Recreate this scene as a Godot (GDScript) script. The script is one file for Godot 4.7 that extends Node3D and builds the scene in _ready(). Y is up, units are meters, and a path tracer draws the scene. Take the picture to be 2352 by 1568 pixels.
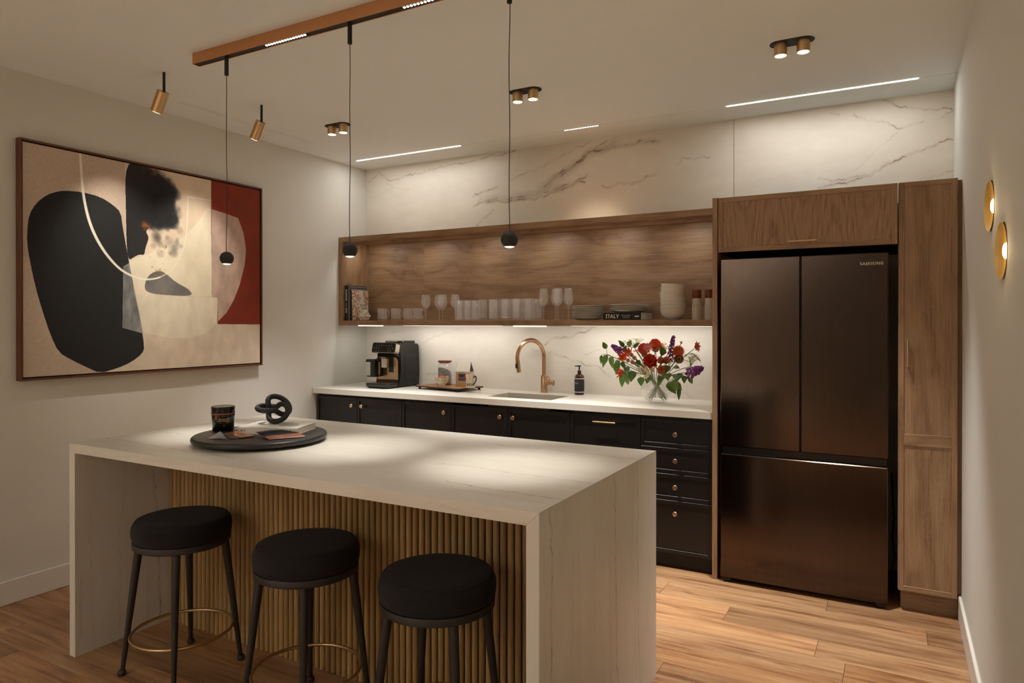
extends Node3D
# A kitchen with a stone island: back wall at z = 0, picture wall at x = 0, metres, y up.

const W := 4.231          # room width
const H := 2.729          # ceiling height
const D := 8.6            # room depth, beyond the camera
const CT := 0.927         # worktop height
const IH := 0.914         # island height

# ---------------------------------------------------------------- mesh collector
class MB:
	var v := PackedVector3Array()
	var n := PackedVector3Array()
	var t := PackedVector2Array()
	var c := PackedColorArray()
	var ix := PackedInt32Array()
	var col := Color.WHITE
	var use_col := false
	var uvo := Vector2.ZERO
	var xf := Transform3D()

	func vert(p: Vector3, nn: Vector3, uv: Vector2) -> int:
		v.append(xf * p)
		n.append((xf.basis * nn).normalized())
		t.append(uv + uvo)
		c.append(col)
		return v.size() - 1

	# three corners counter-clockwise seen from outside
	func tri_i(a: int, b: int, d: int) -> void:
		ix.append_array(PackedInt32Array([a, d, b]))

	func tri(a: Vector3, b: Vector3, d: Vector3, out: Vector3, ua := Vector2.ZERO, ub := Vector2.ZERO, ud := Vector2.ZERO) -> void:
		var nn := (b - a).cross(d - a)
		if nn.length_squared() < 1e-20:
			return
		nn = nn.normalized()
		if nn.dot(out) < 0.0:
			tri(a, d, b, out, ua, ud, ub)
			return
		tri_i(vert(a, nn, ua), vert(b, nn, ub), vert(d, nn, ud))

	func quad(a: Vector3, b: Vector3, d: Vector3, e: Vector3, out: Vector3, uvs: Array = []) -> void:
		var nn := (b - a).cross(e - a)
		if nn.length_squared() < 1e-20:
			nn = (d - b).cross(e - b)
		if nn.length_squared() < 1e-20:
			return
		nn = nn.normalized()
		if uvs.is_empty():
			uvs = [Vector2(0, 0), Vector2(1, 0), Vector2(1, 1), Vector2(0, 1)]
		var flip := nn.dot(out) < 0.0
		if flip:
			nn = -nn
		var i0 := vert(a, nn, uvs[0])
		var i1 := vert(b, nn, uvs[1])
		var i2 := vert(d, nn, uvs[2])
		var i3 := vert(e, nn, uvs[3])
		if flip:
			tri_i(i0, i2, i1)
			tri_i(i0, i3, i2)
		else:
			tri_i(i0, i1, i2)
			tri_i(i0, i2, i3)

	func uv_of(p: Vector3, axis: int, g: int) -> Vector2:
		# metres along the surface, u along the grain axis g
		if axis == g:
			var o1 := (g + 1) % 3
			var o2 := (g + 2) % 3
			return Vector2(p[o1] * 0.12, p[o2])
		var o := 3 - axis - g
		return Vector2(p[g], p[o])

	func box(ctr: Vector3, s: Vector3, b := 0.0, g := 0) -> void:
		var h := s * 0.5
		b = minf(b, minf(h.x, minf(h.y, h.z)) * 0.9)
		var P := func(sx: int, sy: int, sz: int, axis: int) -> Vector3:
			var sg := Vector3(sx, sy, sz)
			var r := Vector3()
			for k in 3:
				r[k] = ctr[k] + sg[k] * (h[k] if k == axis else h[k] - b)
			return r
		for axis in 3:
			var o1 := (axis + 1) % 3
			var o2 := (axis + 2) % 3
			for sg in [-1, 1]:
				var pts: Array[Vector3] = []
				for q in [[-1, -1], [1, -1], [1, 1], [-1, 1]]:
					var k := [0, 0, 0]
					k[axis] = sg
					k[o1] = q[0]
					k[o2] = q[1]
					pts.append(P.call(k[0], k[1], k[2], axis))
				var out := Vector3()
				out[axis] = sg
				quad(pts[0], pts[1], pts[2], pts[3], out, [uv_of(pts[0], axis, g), uv_of(pts[1], axis, g), uv_of(pts[2], axis, g), uv_of(pts[3], axis, g)])
		if b <= 0.0:
			return
		for k in 3:
			var i := (k + 1) % 3
			var j := (k + 2) % 3
			for si in [-1, 1]:
				for sj in [-1, 1]:
					var m := [0, 0, 0]
					m[i] = si
					m[j] = sj
					m[k] = -1
					var a: Vector3 = P.call(m[0], m[1], m[2], i)
					var bb: Vector3 = P.call(m[0], m[1], m[2], j)
					m[k] = 1
					var cc: Vector3 = P.call(m[0], m[1], m[2], j)
					var dd: Vector3 = P.call(m[0], m[1], m[2], i)
					var out := Vector3()
					out[i] = si
					out[j] = sj
					quad(a, bb, cc, dd, out, [uv_of(a, i, g), uv_of(bb, i, g), uv_of(cc, i, g), uv_of(dd, i, g)])
		for sx in [-1, 1]:
			for sy in [-1, 1]:
				for sz in [-1, 1]:
					var a: Vector3 = P.call(sx, sy, sz, 0)
					var bb: Vector3 = P.call(sx, sy, sz, 1)
					var cc: Vector3 = P.call(sx, sy, sz, 2)
					tri(a, bb, cc, Vector3(sx, sy, sz), uv_of(a, 0, g), uv_of(bb, 0, g), uv_of(cc, 0, g))

	# box given by its two corners
	func span(a: Vector3, b: Vector3, bev := 0.0, g := 0) -> void:
		box((a + b) * 0.5, (b - a).abs(), bev, g)

	# profile of (radius, height), walked so that the outside lies to its right
	func lathe(pr: Array, seg := 32, crease := 35.0, ctr := Vector3.ZERO, a0 := 0.0, a1 := TAU, sq := 1.0) -> void:
		var m := pr.size()
		var seg_n: Array[Vector2] = []
		for j in m - 1:
			var d: Vector2 = pr[j + 1] - pr[j]
			seg_n.append(Vector2(d.y, -d.x).normalized())
		var arc := 0.0
		var cosc := cos(deg_to_rad(crease))
		for j in m - 1:
			var p0: Vector2 = pr[j]
			var p1: Vector2 = pr[j + 1]
			if p0.distance_to(p1) < 1e-7:
				continue
			var n0 := seg_n[j]
			var n1 := seg_n[j]
			if j > 0 and seg_n[j - 1].dot(n0) > cosc:
				n0 = (n0 + seg_n[j - 1]).normalized()
			if j < m - 2 and seg_n[j + 1].dot(seg_n[j]) > cosc:
				n1 = (n1 + seg_n[j + 1]).normalized()
			var l := p0.distance_to(p1)
			var base := v.size()
			var rr := maxf(p0.x, p1.x)
			for i in seg + 1:
				var a := a0 + (a1 - a0) * i / seg
				var cs := cos(a)
				var sn := sin(a)
				vert(ctr + Vector3(p0.x * cs, p0.y, p0.x * sn * sq), Vector3(n0.x * cs, n0.y, n0.x * sn), Vector2(a * rr, arc))
				vert(ctr + Vector3(p1.x * cs, p1.y, p1.x * sn * sq), Vector3(n1.x * cs, n1.y, n1.x * sn), Vector2(a * rr, arc + l))
			for i in seg:
				var q := base + i * 2
				# seen from outside: angle grows clockwise about +y
				if p0.x > 1e-6:
					if p1.x > 1e-6:
						tri_i(q, q + 3, q + 2)
					else:
						tri_i(q, q + 1, q + 2)
				if p1.x > 1e-6:
					tri_i(q, q + 1, q + 3)
			arc += l

	func frame_along(path: PackedVector3Array, closed: bool) -> Array:
		var k := path.size()
		var ts: Array[Vector3] = []
		for i in k:
			var a := path[(i - 1 + k) % k] if closed or i > 0 else path[0]
			var b := path[(i + 1) % k] if closed or i < k - 1 else path[k - 1]
			ts.append((b - a).normalized())
		var up := Vector3.UP if absf(ts[0].y) < 0.9 else Vector3.RIGHT
		var x := up.cross(ts[0]).normalized()
		var out := []
		for i in k:
			x = (x - ts[i] * x.dot(ts[i])).normalized()
			out.append([x, ts[i].cross(x)])
		if closed:
			# undo the twist that has built up over the loop
			var e := (x - ts[0] * x.dot(ts[0])).normalized()
			var turn := atan2(e.cross(out[0][0]).dot(ts[0]), e.dot(out[0][0]))
			for i in k:
				var a := turn * i / k
				var xi: Vector3 = out[i][0].rotated(ts[i], a)
				out[i] = [xi, ts[i].cross(xi)]
		return out

	# round bar along a path; r is a number or one radius for each point
	func tube(path: PackedVector3Array, r: Variant, seg := 10, closed := false, caps := true) -> void:
		var fr := frame_along(path, closed)
		var k := path.size()
		var base := v.size()
		var len := 0.0
		for i in k:
			var rad: float = r[i] if r is Array or r is PackedFloat32Array else r
			if i > 0:
				len += path[i].distance_to(path[i - 1])
			for s in seg + 1:
				var a := TAU * s / seg
				var nn: Vector3 = fr[i][0] * cos(a) + fr[i][1] * sin(a)
				vert(path[i] + nn * rad, nn, Vector2(len, a * rad))
		var rows := k if closed else k - 1
		for i in rows:
			for s in seg:
				var a := base + i * (seg + 1) + s
				var b := base + ((i + 1) % k) * (seg + 1) + s
				if closed and i == k - 1:
					b = base + s
				tri_i(a, a + 1, b)
				tri_i(b, a + 1, b + 1)
		if caps and not closed:
			for e in [0, k - 1]:
				var nn := (path[0] - path[1]).normalized() if e == 0 else (path[k - 1] - path[k - 2]).normalized()
				var rad: float = r[e] if r is Array or r is PackedFloat32Array else r
				var ci := vert(path[e], nn, Vector2.ZERO)
				var first := v.size()
				for s in seg + 1:
					var a := TAU * s / seg
					vert(path[e] + (fr[e][0] * cos(a) + fr[e][1] * sin(a)) * rad, nn, Vector2(cos(a), sin(a)) * rad)
				for s in seg:
					if e == 0:
						tri_i(ci, first + s + 1, first + s)
					else:
						tri_i(ci, first + s, first + s + 1)

	# outline in x and y, thickness along z from z0 to z1, walls smooth where smooth is set
	func extrude(poly: PackedVector2Array, z0: float, z1: float, smooth := false, uvs := 1.0) -> void:
		var k := poly.size()
		if Geometry2D.is_polygon_clockwise(poly):
			poly.reverse()
		var tr := Geometry2D.triangulate_polygon(poly)
		for side in 2:
			var z := z1 if side == 1 else z0
			var nn := Vector3(0, 0, 1) if side == 1 else Vector3(0, 0, -1)
			var base := v.size()
			for p in poly:
				vert(Vector3(p.x, p.y, z), nn, p * uvs)
			for i in range(0, tr.size(), 3):
				var a := poly[tr[i]]
				var b := poly[tr[i + 1]]
				var d := poly[tr[i + 2]]
				var ccw := (b - a).cross(d - a) > 0.0
				if ccw == (side == 1):
					tri_i(base + tr[i], base + tr[i + 1], base + tr[i + 2])
				else:
					tri_i(base + tr[i], base + tr[i + 2], base + tr[i + 1])
		var arc := 0.0
		for i in k:
			var a := poly[i]
			var b := poly[(i + 1) % k]
			var e := (b - a)
			var l := e.length()
			if l < 1e-8:
				continue
			var n0 := Vector3(e.y, -e.x, 0) / l
			var na := n0
			var nb := n0
			if smooth:
				var ep := (a - poly[(i - 1 + k) % k]).normalized()
				var en := (poly[(i + 2) % k] - b).normalized()
				if ep.dot(e / l) > 0.75:
					na = (n0 + Vector3(ep.y, -ep.x, 0)).normalized()
				if en.dot(e / l) > 0.75:
					nb = (n0 + Vector3(en.y, -en.x, 0)).normalized()
			var i0 := vert(Vector3(a.x, a.y, z0), na, Vector2(z0, arc))
			var i1 := vert(Vector3(b.x, b.y, z0), nb, Vector2(z0, arc + l))
			var i2 := vert(Vector3(b.x, b.y, z1), nb, Vector2(z1, arc + l))
			var i3 := vert(Vector3(a.x, a.y, z1), na, Vector2(z1, arc))
			tri_i(i0, i1, i2)
			tri_i(i0, i2, i3)
			arc += l

	# a bent sheet: f(s, t) gives a point for s, t in 0..1
	func sheet(f: Callable, nu: int, nv: int) -> void:
		var base := v.size()
		var e := 0.004
		for j in nv + 1:
			for i in nu + 1:
				var s := float(i) / nu
				var q := float(j) / nv
				var p: Vector3 = f.call(s, q)
				var ds: Vector3 = f.call(minf(s + e, 1.0), q) - f.call(maxf(s - e, 0.0), q)
				var dt: Vector3 = f.call(s, minf(q + e, 1.0)) - f.call(s, maxf(q - e, 0.0))
				var nn := ds.cross(dt)
				vert(p, nn.normalized() if nn.length_squared() > 1e-22 else Vector3.UP, Vector2(s, q))
		for j in nv:
			for i in nu:
				var a := base + j * (nu + 1) + i
				tri_i(a, a + 1, a + nu + 2)
				tri_i(a, a + nu + 2, a + nu + 1)

	# rings of equally many points, joined smoothly; rings run counter-clockwise about the direction of stacking
	func loft(rings: Array, flip := false) -> void:
		var k: int = rings[0].size()
		var m := rings.size()
		var base := v.size()
		for j in m:
			for i in k + 1:
				var p: Vector3 = rings[j][i % k]
				var ds: Vector3 = rings[j][(i + 1) % k] - rings[j][(i - 1 + k) % k]
				var dt: Vector3 = rings[mini(j + 1, m - 1)][i % k] - rings[maxi(j - 1, 0)][i % k]
				var nn := ds.cross(dt).normalized()
				vert(p, -nn if flip else nn, Vector2(float(i) / k, float(j) / (m - 1)))
		for j in m - 1:
			for i in k:
				var a := base + j * (k + 1) + i
				var b := a + k + 1
				if flip:
					tri_i(a, b, a + 1)
					tri_i(b, b + 1, a + 1)
				else:
					tri_i(a, a + 1, b)
					tri_i(b, a + 1, b + 1)

	func ball(ctr: Vector3, r: float, seg := 16, rings := 8, sq := Vector3.ONE) -> void:
		var keep := xf
		xf = xf * Transform3D(Basis.from_scale(sq), ctr)
		var pr := []
		for i in rings + 1:
			var a := -PI / 2 + PI * i / rings
			pr.append(Vector2(maxf(0.0, cos(a)) * r if i > 0 and i < rings else 0.0, sin(a) * r))
		lathe(pr, seg, 80.0)
		xf = keep

	func mesh() -> ArrayMesh:
		var arr := []
		arr.resize(Mesh.ARRAY_MAX)
		arr[Mesh.ARRAY_VERTEX] = v
		arr[Mesh.ARRAY_NORMAL] = n
		arr[Mesh.ARRAY_TEX_UV] = t
		if use_col:
			arr[Mesh.ARRAY_COLOR] = c
		arr[Mesh.ARRAY_INDEX] = ix
		var m := ArrayMesh.new()
		m.add_surface_from_arrays(Mesh.PRIMITIVE_TRIANGLES, arr)
		return m


# ---------------------------------------------------------------- naming
var taken := {}
var M := {}
var rng := RandomNumberGenerator.new()

func numbered(called: String) -> String:
	taken[called] = taken.get(called, -1) + 1
	return called if taken[called] == 0 else "%s_%03d" % [called, taken[called]]

func tag(o: Node, label := "", category := "", group := "", kind := "") -> Node:
	if label: o.set_meta("label", label)
	if category: o.set_meta("category", category)
	if group: o.set_meta("group", group)
	if kind: o.set_meta("kind", kind)
	return o

func thing(called: String, label: String, category: String, at := Vector3.ZERO, turn := 0.0, group := "") -> Node3D:
	var o := Node3D.new()
	o.name = numbered(called)
	add_child(o)
	o.position = at
	o.rotation.y = turn
	tag(o, label, category, group)
	return o

# one mesh: a part when it has a parent, a thing or a piece of the setting when not
func obj(mb: Variant, called: String, m: Material, parent: Node = null, at := Vector3.ZERO, rot := Vector3.ZERO) -> MeshInstance3D:
	var o := MeshInstance3D.new()
	o.mesh = mb.mesh() if mb is MB else mb
	o.material_override = m
	o.name = called if parent else numbered(called)
	if parent:
		parent.add_child(o, true)
	else:
		add_child(o)
	o.position = at
	o.rotation = rot
	return o

func struct(mb: Variant, called: String, m: Material, label: String) -> MeshInstance3D:
	var o := obj(mb, called, m)
	tag(o, label, "", "", "structure")
	return o

func copy(src: Node3D, label := "", at := Vector3.ZERO, turn := 0.0) -> Node3D:
	var o: Node3D = src.duplicate()
	var nm := String(src.name)
	var rx := RegEx.create_from_string("_\\d{3}$")
	o.name = numbered(rx.sub(nm, ""))
	add_child(o)
	o.position = at
	o.rotation.y = turn
	if label: o.set_meta("label", label)
	return o

func sgn(c: Array) -> Color:
	return Color8(c[0], c[1], c[2])

# ---------------------------------------------------------------- lettering
func font(face := "Droid Sans", weight := 400, italic := false) -> SystemFont:
	var f := SystemFont.new()
	f.font_names = PackedStringArray([face])
	f.font_weight = weight
	f.font_italic = italic
	return f

# letters facing +z, centred; h is the height of a capital; bent round the y axis where bend is a radius
func letters(s: String, h: float, depth: float, f: Font, bend := 0.0, stretch := 1.0) -> ArrayMesh:
	var tm := TextMesh.new()
	tm.text = s
	tm.font = f
	tm.font_size = 48
	tm.curve_step = 1.5
	tm.pixel_size = h / 34.0
	tm.depth = depth
	tm.horizontal_alignment = HORIZONTAL_ALIGNMENT_CENTER
	tm.vertical_alignment = VERTICAL_ALIGNMENT_CENTER
	var arr := tm.get_mesh_arrays()
	var out := []
	out.resize(Mesh.ARRAY_MAX)
	var vs: PackedVector3Array = arr[Mesh.ARRAY_VERTEX]
	var ns: PackedVector3Array = arr[Mesh.ARRAY_NORMAL]
	for i in vs.size():
		var p := vs[i]
		p.x *= stretch
		if bend > 0.0:
			var a := p.x / bend
			p = Vector3(sin(a) * (bend + p.z), p.y, cos(a) * (bend + p.z))
			ns[i] = ns[i].rotated(Vector3.UP, a)
		vs[i] = p
	out[Mesh.ARRAY_VERTEX] = vs
	out[Mesh.ARRAY_NORMAL] = ns
	if arr[Mesh.ARRAY_INDEX] != null:
		out[Mesh.ARRAY_INDEX] = arr[Mesh.ARRAY_INDEX]
	var m := ArrayMesh.new()
	m.add_surface_from_arrays(Mesh.PRIMITIVE_TRIANGLES, out)
	return m

# ---------------------------------------------------------------- pictures for surfaces
func noise(freq: float, sd: int, oct := 4, type := FastNoiseLite.TYPE_SIMPLEX_SMOOTH) -> FastNoiseLite:
	var f := FastNoiseLite.new()
	f.noise_type = type
	f.seed = sd
	f.frequency = freq
	f.fractal_octaves = oct
	return f

# grey noise of w x h pixels, made at w/sx x h/sy and stretched
func grey(w: int, h: int, freq: float, sd: int, sx := 1, sy := 1, oct := 4) -> PackedByteArray:
	var im := noise(freq, sd, oct).get_seamless_image(w / sx, h / sy, false, false, 0.15, true)
	im.convert(Image.FORMAT_L8)
	if sx > 1 or sy > 1:
		im.resize(w, h, Image.INTERPOLATE_CUBIC)
	return im.get_data()

func picture(w: int, h: int, data: PackedByteArray) -> ImageTexture:
	return ImageTexture.create_from_image(Image.create_from_data(w, h, false, Image.FORMAT_RGB8, data))

func ramp(stops: Array, x: float) -> Vector3:
	# stops: [[at, r, g, b], ...]
	for i in stops.size() - 1:
		if x <= stops[i + 1][0]:
			var k: float = clampf((x - stops[i][0]) / maxf(1e-5, stops[i + 1][0] - stops[i][0]), 0, 1)
			return Vector3(stops[i][1], stops[i][2], stops[i][3]).lerp(Vector3(stops[i + 1][1], stops[i + 1][2], stops[i + 1][3]), k)
	var l: Array = stops[-1]
	return Vector3(l[1], l[2], l[3])

# wood: u runs along the grain; crown > 0 adds arched figure; across is the width of the picture in pixels per metre
func wood(w: int, h: int, stops: Array, sd: int, crown := 0.0, rings := 26.0, broad := 0.25) -> ImageTexture:
	var a := grey(w, h, 0.10, sd, 32, 1, 3)
	var b := grey(w, h, 0.38, sd + 1, 12, 1, 2)
	var wide := grey(w, h, 0.016, sd + 4, 8, 1, 2)
	var warp := grey(w, h, 0.010, sd + 2, 4, 2, 2)
	var lut := PackedByteArray()
	for i in 256:
		var q := ramp(stops, i / 255.0)
		lut.append_array(PackedByteArray([int(q.x), int(q.y), int(q.z)]))
	var sine := PackedFloat32Array()
	for i in 256:
		var sv := 0.5 + 0.5 * sin(TAU * i / 256.0)
		sine.append(1.0 - pow(sv, 3.0))
	var out := PackedByteArray()
	out.resize(w * h * 3)
	var k := 0
	var o := 0
	for y in h:
		var vv := float(y) / h
		var flitch := int(vv * 6.0)
		var cy := vv * 6.0 - flitch - 0.5
		var cr := cy * cy * 4.0 * rings * 0.5
		var row := vv * rings
		var slope := (12.8 / w) * (1.0 if flitch % 2 == 0 else -1.0)
		for x in w:
			var f := (cr + x * slope + warp[k] * 0.016) if crown > 0.0 else (row + warp[k] * 0.022)
			var g := 0.20 * sine[int(f * 40.0) & 255] + (0.42 - broad * 0.2) * a[k] / 255.0 + 0.34 * b[k] / 255.0 + broad * (wide[k] / 255.0 - 0.3)
			var li := clampi(int(g * 255.0), 0, 255) * 3
			out[o] = lut[li]
			out[o + 1] = lut[li + 1]
			out[o + 2] = lut[li + 2]
			o += 3
			k += 1
	return picture(w, h, out)

func dab(im: Image, x: float, y: float, r: float, c: Color, a: float) -> void:
	var w := im.get_width()
	var h := im.get_height()
	for yy in range(maxi(0, int(y - r)), mini(h - 1, int(y + r + 1)) + 1):
		for xx in range(maxi(0, int(x - r)), mini(w - 1, int(x + r + 1)) + 1):
			var d := Vector2(xx - x, yy - y).length() / maxf(r, 0.6)
			if d < 1.0:
				im.set_pixel(xx, yy, im.get_pixel(xx, yy).lerp(c, a * (1.0 - d * d)))

# a stone vein through the given pixels: a wandering thin line with knots, side threads and a pale halo
func vein(im: Image, pts: PackedVector2Array, wd: float, al: float, c: Color, c2: Color, f: FastNoiseLite) -> void:
	var at := f.seed * 3.7 + pts[0].x
	for i in pts.size() - 1:
		var a := pts[i]
		var b := pts[i + 1]
		var l := a.distance_to(b)
		var nrm := (b - a).orthogonal().normalized()
		var k := int(l / 0.7) + 1
		for j in k:
			var p := a.lerp(b, float(j) / k)
			var off := f.get_noise_2d(at * 2.0, 11.0) * 9.0 + f.get_noise_2d(at * 9.0, 33.0) * 3.5 + f.get_noise_2d(at * 30.0, 3.0) * 1.4
			var str := clampf(0.45 + f.get_noise_2d(at * 1.6, 77.0) * 1.1 + f.get_noise_2d(at * 14.0, 7.0) * 0.5, 0.10, 1.0)
			var q := p + nrm * off
			var tone := c.lerp(c2, clampf(0.5 + f.get_noise_2d(at * 3.0, 5.0) * 1.5, 0, 1))
			dab(im, q.x, q.y, wd * (0.55 + 0.8 * str * str), tone, al * 0.42 * str)
			if j % 4 == 0:
				dab(im, q.x, q.y, wd * 4.5, tone, al * 0.035)
			var side := f.get_noise_2d(at * 1.3, 55.0)
			if j % 2 == 0 and absf(side) > 0.12:
				var q2 := p + nrm * (off + side * 34.0 + f.get_noise_2d(at * 12.0, 99.0) * 5.0)
				dab(im, q2.x, q2.y, wd * 0.6, tone, al * 0.16 * str)
			at += l / k

func stone_ground(w: int, h: int, sd: int, base: Array, sx := 2, sy := 1) -> Image:
	var a := grey(w, h, 0.012, sd, sx, sy, 4)
	var b := grey(w, h, 0.05, sd + 3, sx, sy, 3)
	var out := PackedByteArray()
	out.resize(w * h * 3)
	for k in w * h:
		var g := (a[k] - 128) * 0.045 + (b[k] - 128) * 0.02
		out[k * 3] = clampi(int(base[0] + g), 0, 255)
		out[k * 3 + 1] = clampi(int(base[1] + g * 1.05), 0, 255)
		out[k * 3 + 2] = clampi(int(base[2] + g * 1.2), 0, 255)
	return Image.create_from_data(w, h, false, Image.FORMAT_RGB8, out)

func fill_poly(im: Image, flat: Array, c: Color, al: float, tex: PackedByteArray, amp: float) -> void:
	# scanline fill of a polygon in 0..1 coordinates; tex is grey noise that mottles the paint
	var w := im.get_width()
	var h := im.get_height()
	var p := PackedVector2Array()
	for i in range(0, flat.size(), 2):
		p.append(Vector2(flat[i] * w, flat[i + 1] * h))
	for y in h:
		var xs := []
		var fy := y + 0.5
		for i in p.size():
			var a := p[i]
			var b := p[(i + 1) % p.size()]
			if (a.y <= fy) != (b.y <= fy):
				xs.append(a.x + (fy - a.y) / (b.y - a.y) * (b.x - a.x))
		xs.sort()
		for i in range(0, xs.size() - 1, 2):
			for x in range(maxi(0, int(round(xs[i]))), mini(w, int(round(xs[i + 1])))):
				var g := 1.0 + (tex[y * w + x] / 255.0 - 0.5) * amp
				var o := im.get_pixel(x, y)
				im.set_pixel(x, y, o.lerp(Color(c.r * g, c.g * g, c.b * g), al))

func smooth_poly(flat: Array, times := 2) -> Array:
	# rounds the corners of a closed outline (Chaikin)
	var p := flat
	for t in times:
		var o := []
		var k := p.size() / 2
		for i in k:
			var ax: float = p[i * 2]
			var ay: float = p[i * 2 + 1]
			var bx: float = p[((i + 1) % k) * 2]
			var by: float = p[((i + 1) % k) * 2 + 1]
			o.append_array([ax * 0.75 + bx * 0.25, ay * 0.75 + by * 0.25, ax * 0.25 + bx * 0.75, ay * 0.25 + by * 0.75])
		p = o
	return p

func spline(pts: PackedVector3Array, per := 6, closed := false) -> PackedVector3Array:
	var out := PackedVector3Array()
	var k := pts.size()
	var last := k if closed else k - 1
	for i in last:
		var a := pts[(i - 1 + k) % k] if closed or i > 0 else pts[0] * 2.0 - pts[1]
		var b := pts[i]
		var c := pts[(i + 1) % k]
		var d := pts[(i + 2) % k] if closed or i < k - 2 else pts[k - 1] * 2.0 - pts[k - 2]
		for j in per:
			out.append(b.cubic_interpolate(c, a, d, float(j) / per))
	if not closed:
		out.append(pts[k - 1])
	return out

func mat(c: Color, rough := 0.6, metal := 0.0, tex: Texture2D = null, scale := Vector2.ONE) -> StandardMaterial3D:
	var m := StandardMaterial3D.new()
	m.albedo_color = c
	m.roughness = rough
	m.metallic = metal
	if tex:
		m.albedo_texture = tex
		m.uv1_scale = Vector3(scale.x, scale.y, 1)
	return m

func glow(c: Color, e: float) -> StandardMaterial3D:
	var m := mat(c, 0.5)
	m.emission_enabled = true
	m.emission = c
	m.emission_energy_multiplier = e
	return m

func glass(c := Color(1, 1, 1, 0.0)) -> StandardMaterial3D:
	var m := mat(c, 0.0)
	m.transparency = BaseMaterial3D.TRANSPARENCY_ALPHA
	m.refraction_enabled = true
	m.refraction_scale = 0.05
	return m

func bump(m: StandardMaterial3D, freq: float, scale_cm: float, size := 1.0, sd := 5) -> StandardMaterial3D:
	var nt := NoiseTexture2D.new()
	nt.width = 512
	nt.height = 512
	nt.seamless = true
	nt.noise = noise(freq, sd, 3)
	m.heightmap_enabled = true
	m.heightmap_texture = nt
	m.heightmap_scale = scale_cm
	m.uv1_triplanar = true
	m.uv1_scale = Vector3.ONE * size
	return m
const WALL_VEINS := [
	[1.2, 0.8, [0.019, 2.623, 0.142, 2.699, 0.245, 2.614, 0.396, 2.633, 0.56, 2.649, 0.704, 2.666, 0.844, 2.683, 1.07, 2.693, 1.302, 2.708, 1.455, 2.718]],
	[0.8, 0.35, [0.142, 2.699, 0.211, 2.604, 0.296, 2.556, 0.462, 2.514]],
	[0.7, 0.3, [0.072, 2.482, 0.296, 2.556]],
	[1.5, 0.8, [1.07, 2.339, 1.144, 2.364, 1.33, 2.351, 1.455, 2.35, 1.618, 2.348, 1.776, 2.381, 1.879, 2.407, 2.029, 2.484]],
	[1.5, 0.6, [1.07, 2.42, 1.144, 2.439, 1.216, 2.451, 1.302, 2.455]],
	[1.2, 0.5, [1.114, 2.367, 1.151, 2.401, 1.085, 2.438]],
	[1.0, 0.6, [1.414, 2.505, 1.51, 2.537, 1.632, 2.566, 1.776, 2.615, 1.904, 2.67, 2.017, 2.703, 2.078, 2.723]],
	[2.4, 0.5, [1.724, 2.445, 1.815, 2.518, 1.942, 2.562, 1.992, 2.614, 2.09, 2.648, 2.27, 2.649, 2.409, 2.665, 2.567, 2.661]],
	[1.6, 0.4, [2.09, 2.648, 2.175, 2.717]],
	[2.2, 0.45, [1.776, 2.381, 1.815, 2.413, 1.879, 2.43, 2.017, 2.439]],
	[1.2, 0.5, [1.085, 2.175, 1.173, 2.238, 1.273, 2.292]],
	[1.4, 0.7, [2.139, 2.393, 2.187, 2.383, 2.27, 2.398, 2.363, 2.383, 2.409, 2.401, 2.533, 2.437]],
	[1.2, 0.5, [2.665, 2.477, 2.719, 2.514, 2.804, 2.515, 2.898, 2.514]],
	[4, 0.16, [1.645, 2.417, 1.841, 2.503, 2.029, 2.621, 2.27, 2.693]],
	[3.5, 0.15, [1.173, 2.374, 1.51, 2.369, 1.841, 2.41]],
	[1.2, 0.7, [3.881, 2.725, 3.927, 2.703, 3.957, 2.676, 4.027, 2.662, 4.101, 2.643, 4.163, 2.631, 4.201, 2.628, 4.227, 2.61]],
	[1, 0.5, [4.173, 2.587, 4.227, 2.607]],
	[1.2, 0.45, [3.73, 2.669, 3.735, 2.653, 3.793, 2.627, 3.876, 2.601, 3.927, 2.577, 3.967, 2.545, 4.027, 2.566, 4.091, 2.579]],
	[1.4, 0.8, [3.54, 2.244, 3.59, 2.254, 3.655, 2.263, 3.714, 2.269, 3.799, 2.293, 3.851, 2.316, 3.907, 2.348, 3.978, 2.38, 4.028, 2.4, 4.116, 2.427, 4.187, 2.446, 4.228, 2.457]],
	[1.2, 0.5, [3.535, 2.305, 3.584, 2.293, 3.612, 2.279, 3.72, 2.292, 3.799, 2.301]],
	[1, 0.4, [4.067, 2.248, 4.14, 2.26, 4.228, 2.276]],
	[1, 0.35, [3.595, 2.694, 3.655, 2.668]],
	[0.8, 0.25, [3.957, 2.526, 3.876, 2.456, 3.814, 2.393, 3.72, 2.327]],
	[1.2, 0.6, [1.584, 1.237, 1.631, 1.228, 1.685, 1.223]],
	[1.2, 0.6, [1.732, 1.216, 1.785, 1.193, 1.853, 1.187, 1.905, 1.165, 1.979, 1.15, 2.052, 1.128, 2.137, 1.111, 2.173, 1.086, 2.208, 1.054]],
	[1.4, 0.65, [1.685, 1.27, 1.739, 1.302, 1.8, 1.323, 1.89, 1.328, 1.942, 1.349, 2.037, 1.38, 2.102, 1.4]],
	[1, 0.3, [2.008, 1.211, 2.066, 1.226, 2.137, 1.234]],
	[1, 0.4, [2.719, 0.967, 2.775, 0.939]],
	[1, 0.55, [0.593, 1.266, 0.632, 1.293, 0.763, 1.335, 0.827, 1.357, 0.953, 1.384]],
	[1.6, 0.5, [0.632, 1.024, 0.73, 1.018]],
	[0.8, 0.35, [0.268, 1.344, 0.407, 1.377]],
]
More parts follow.
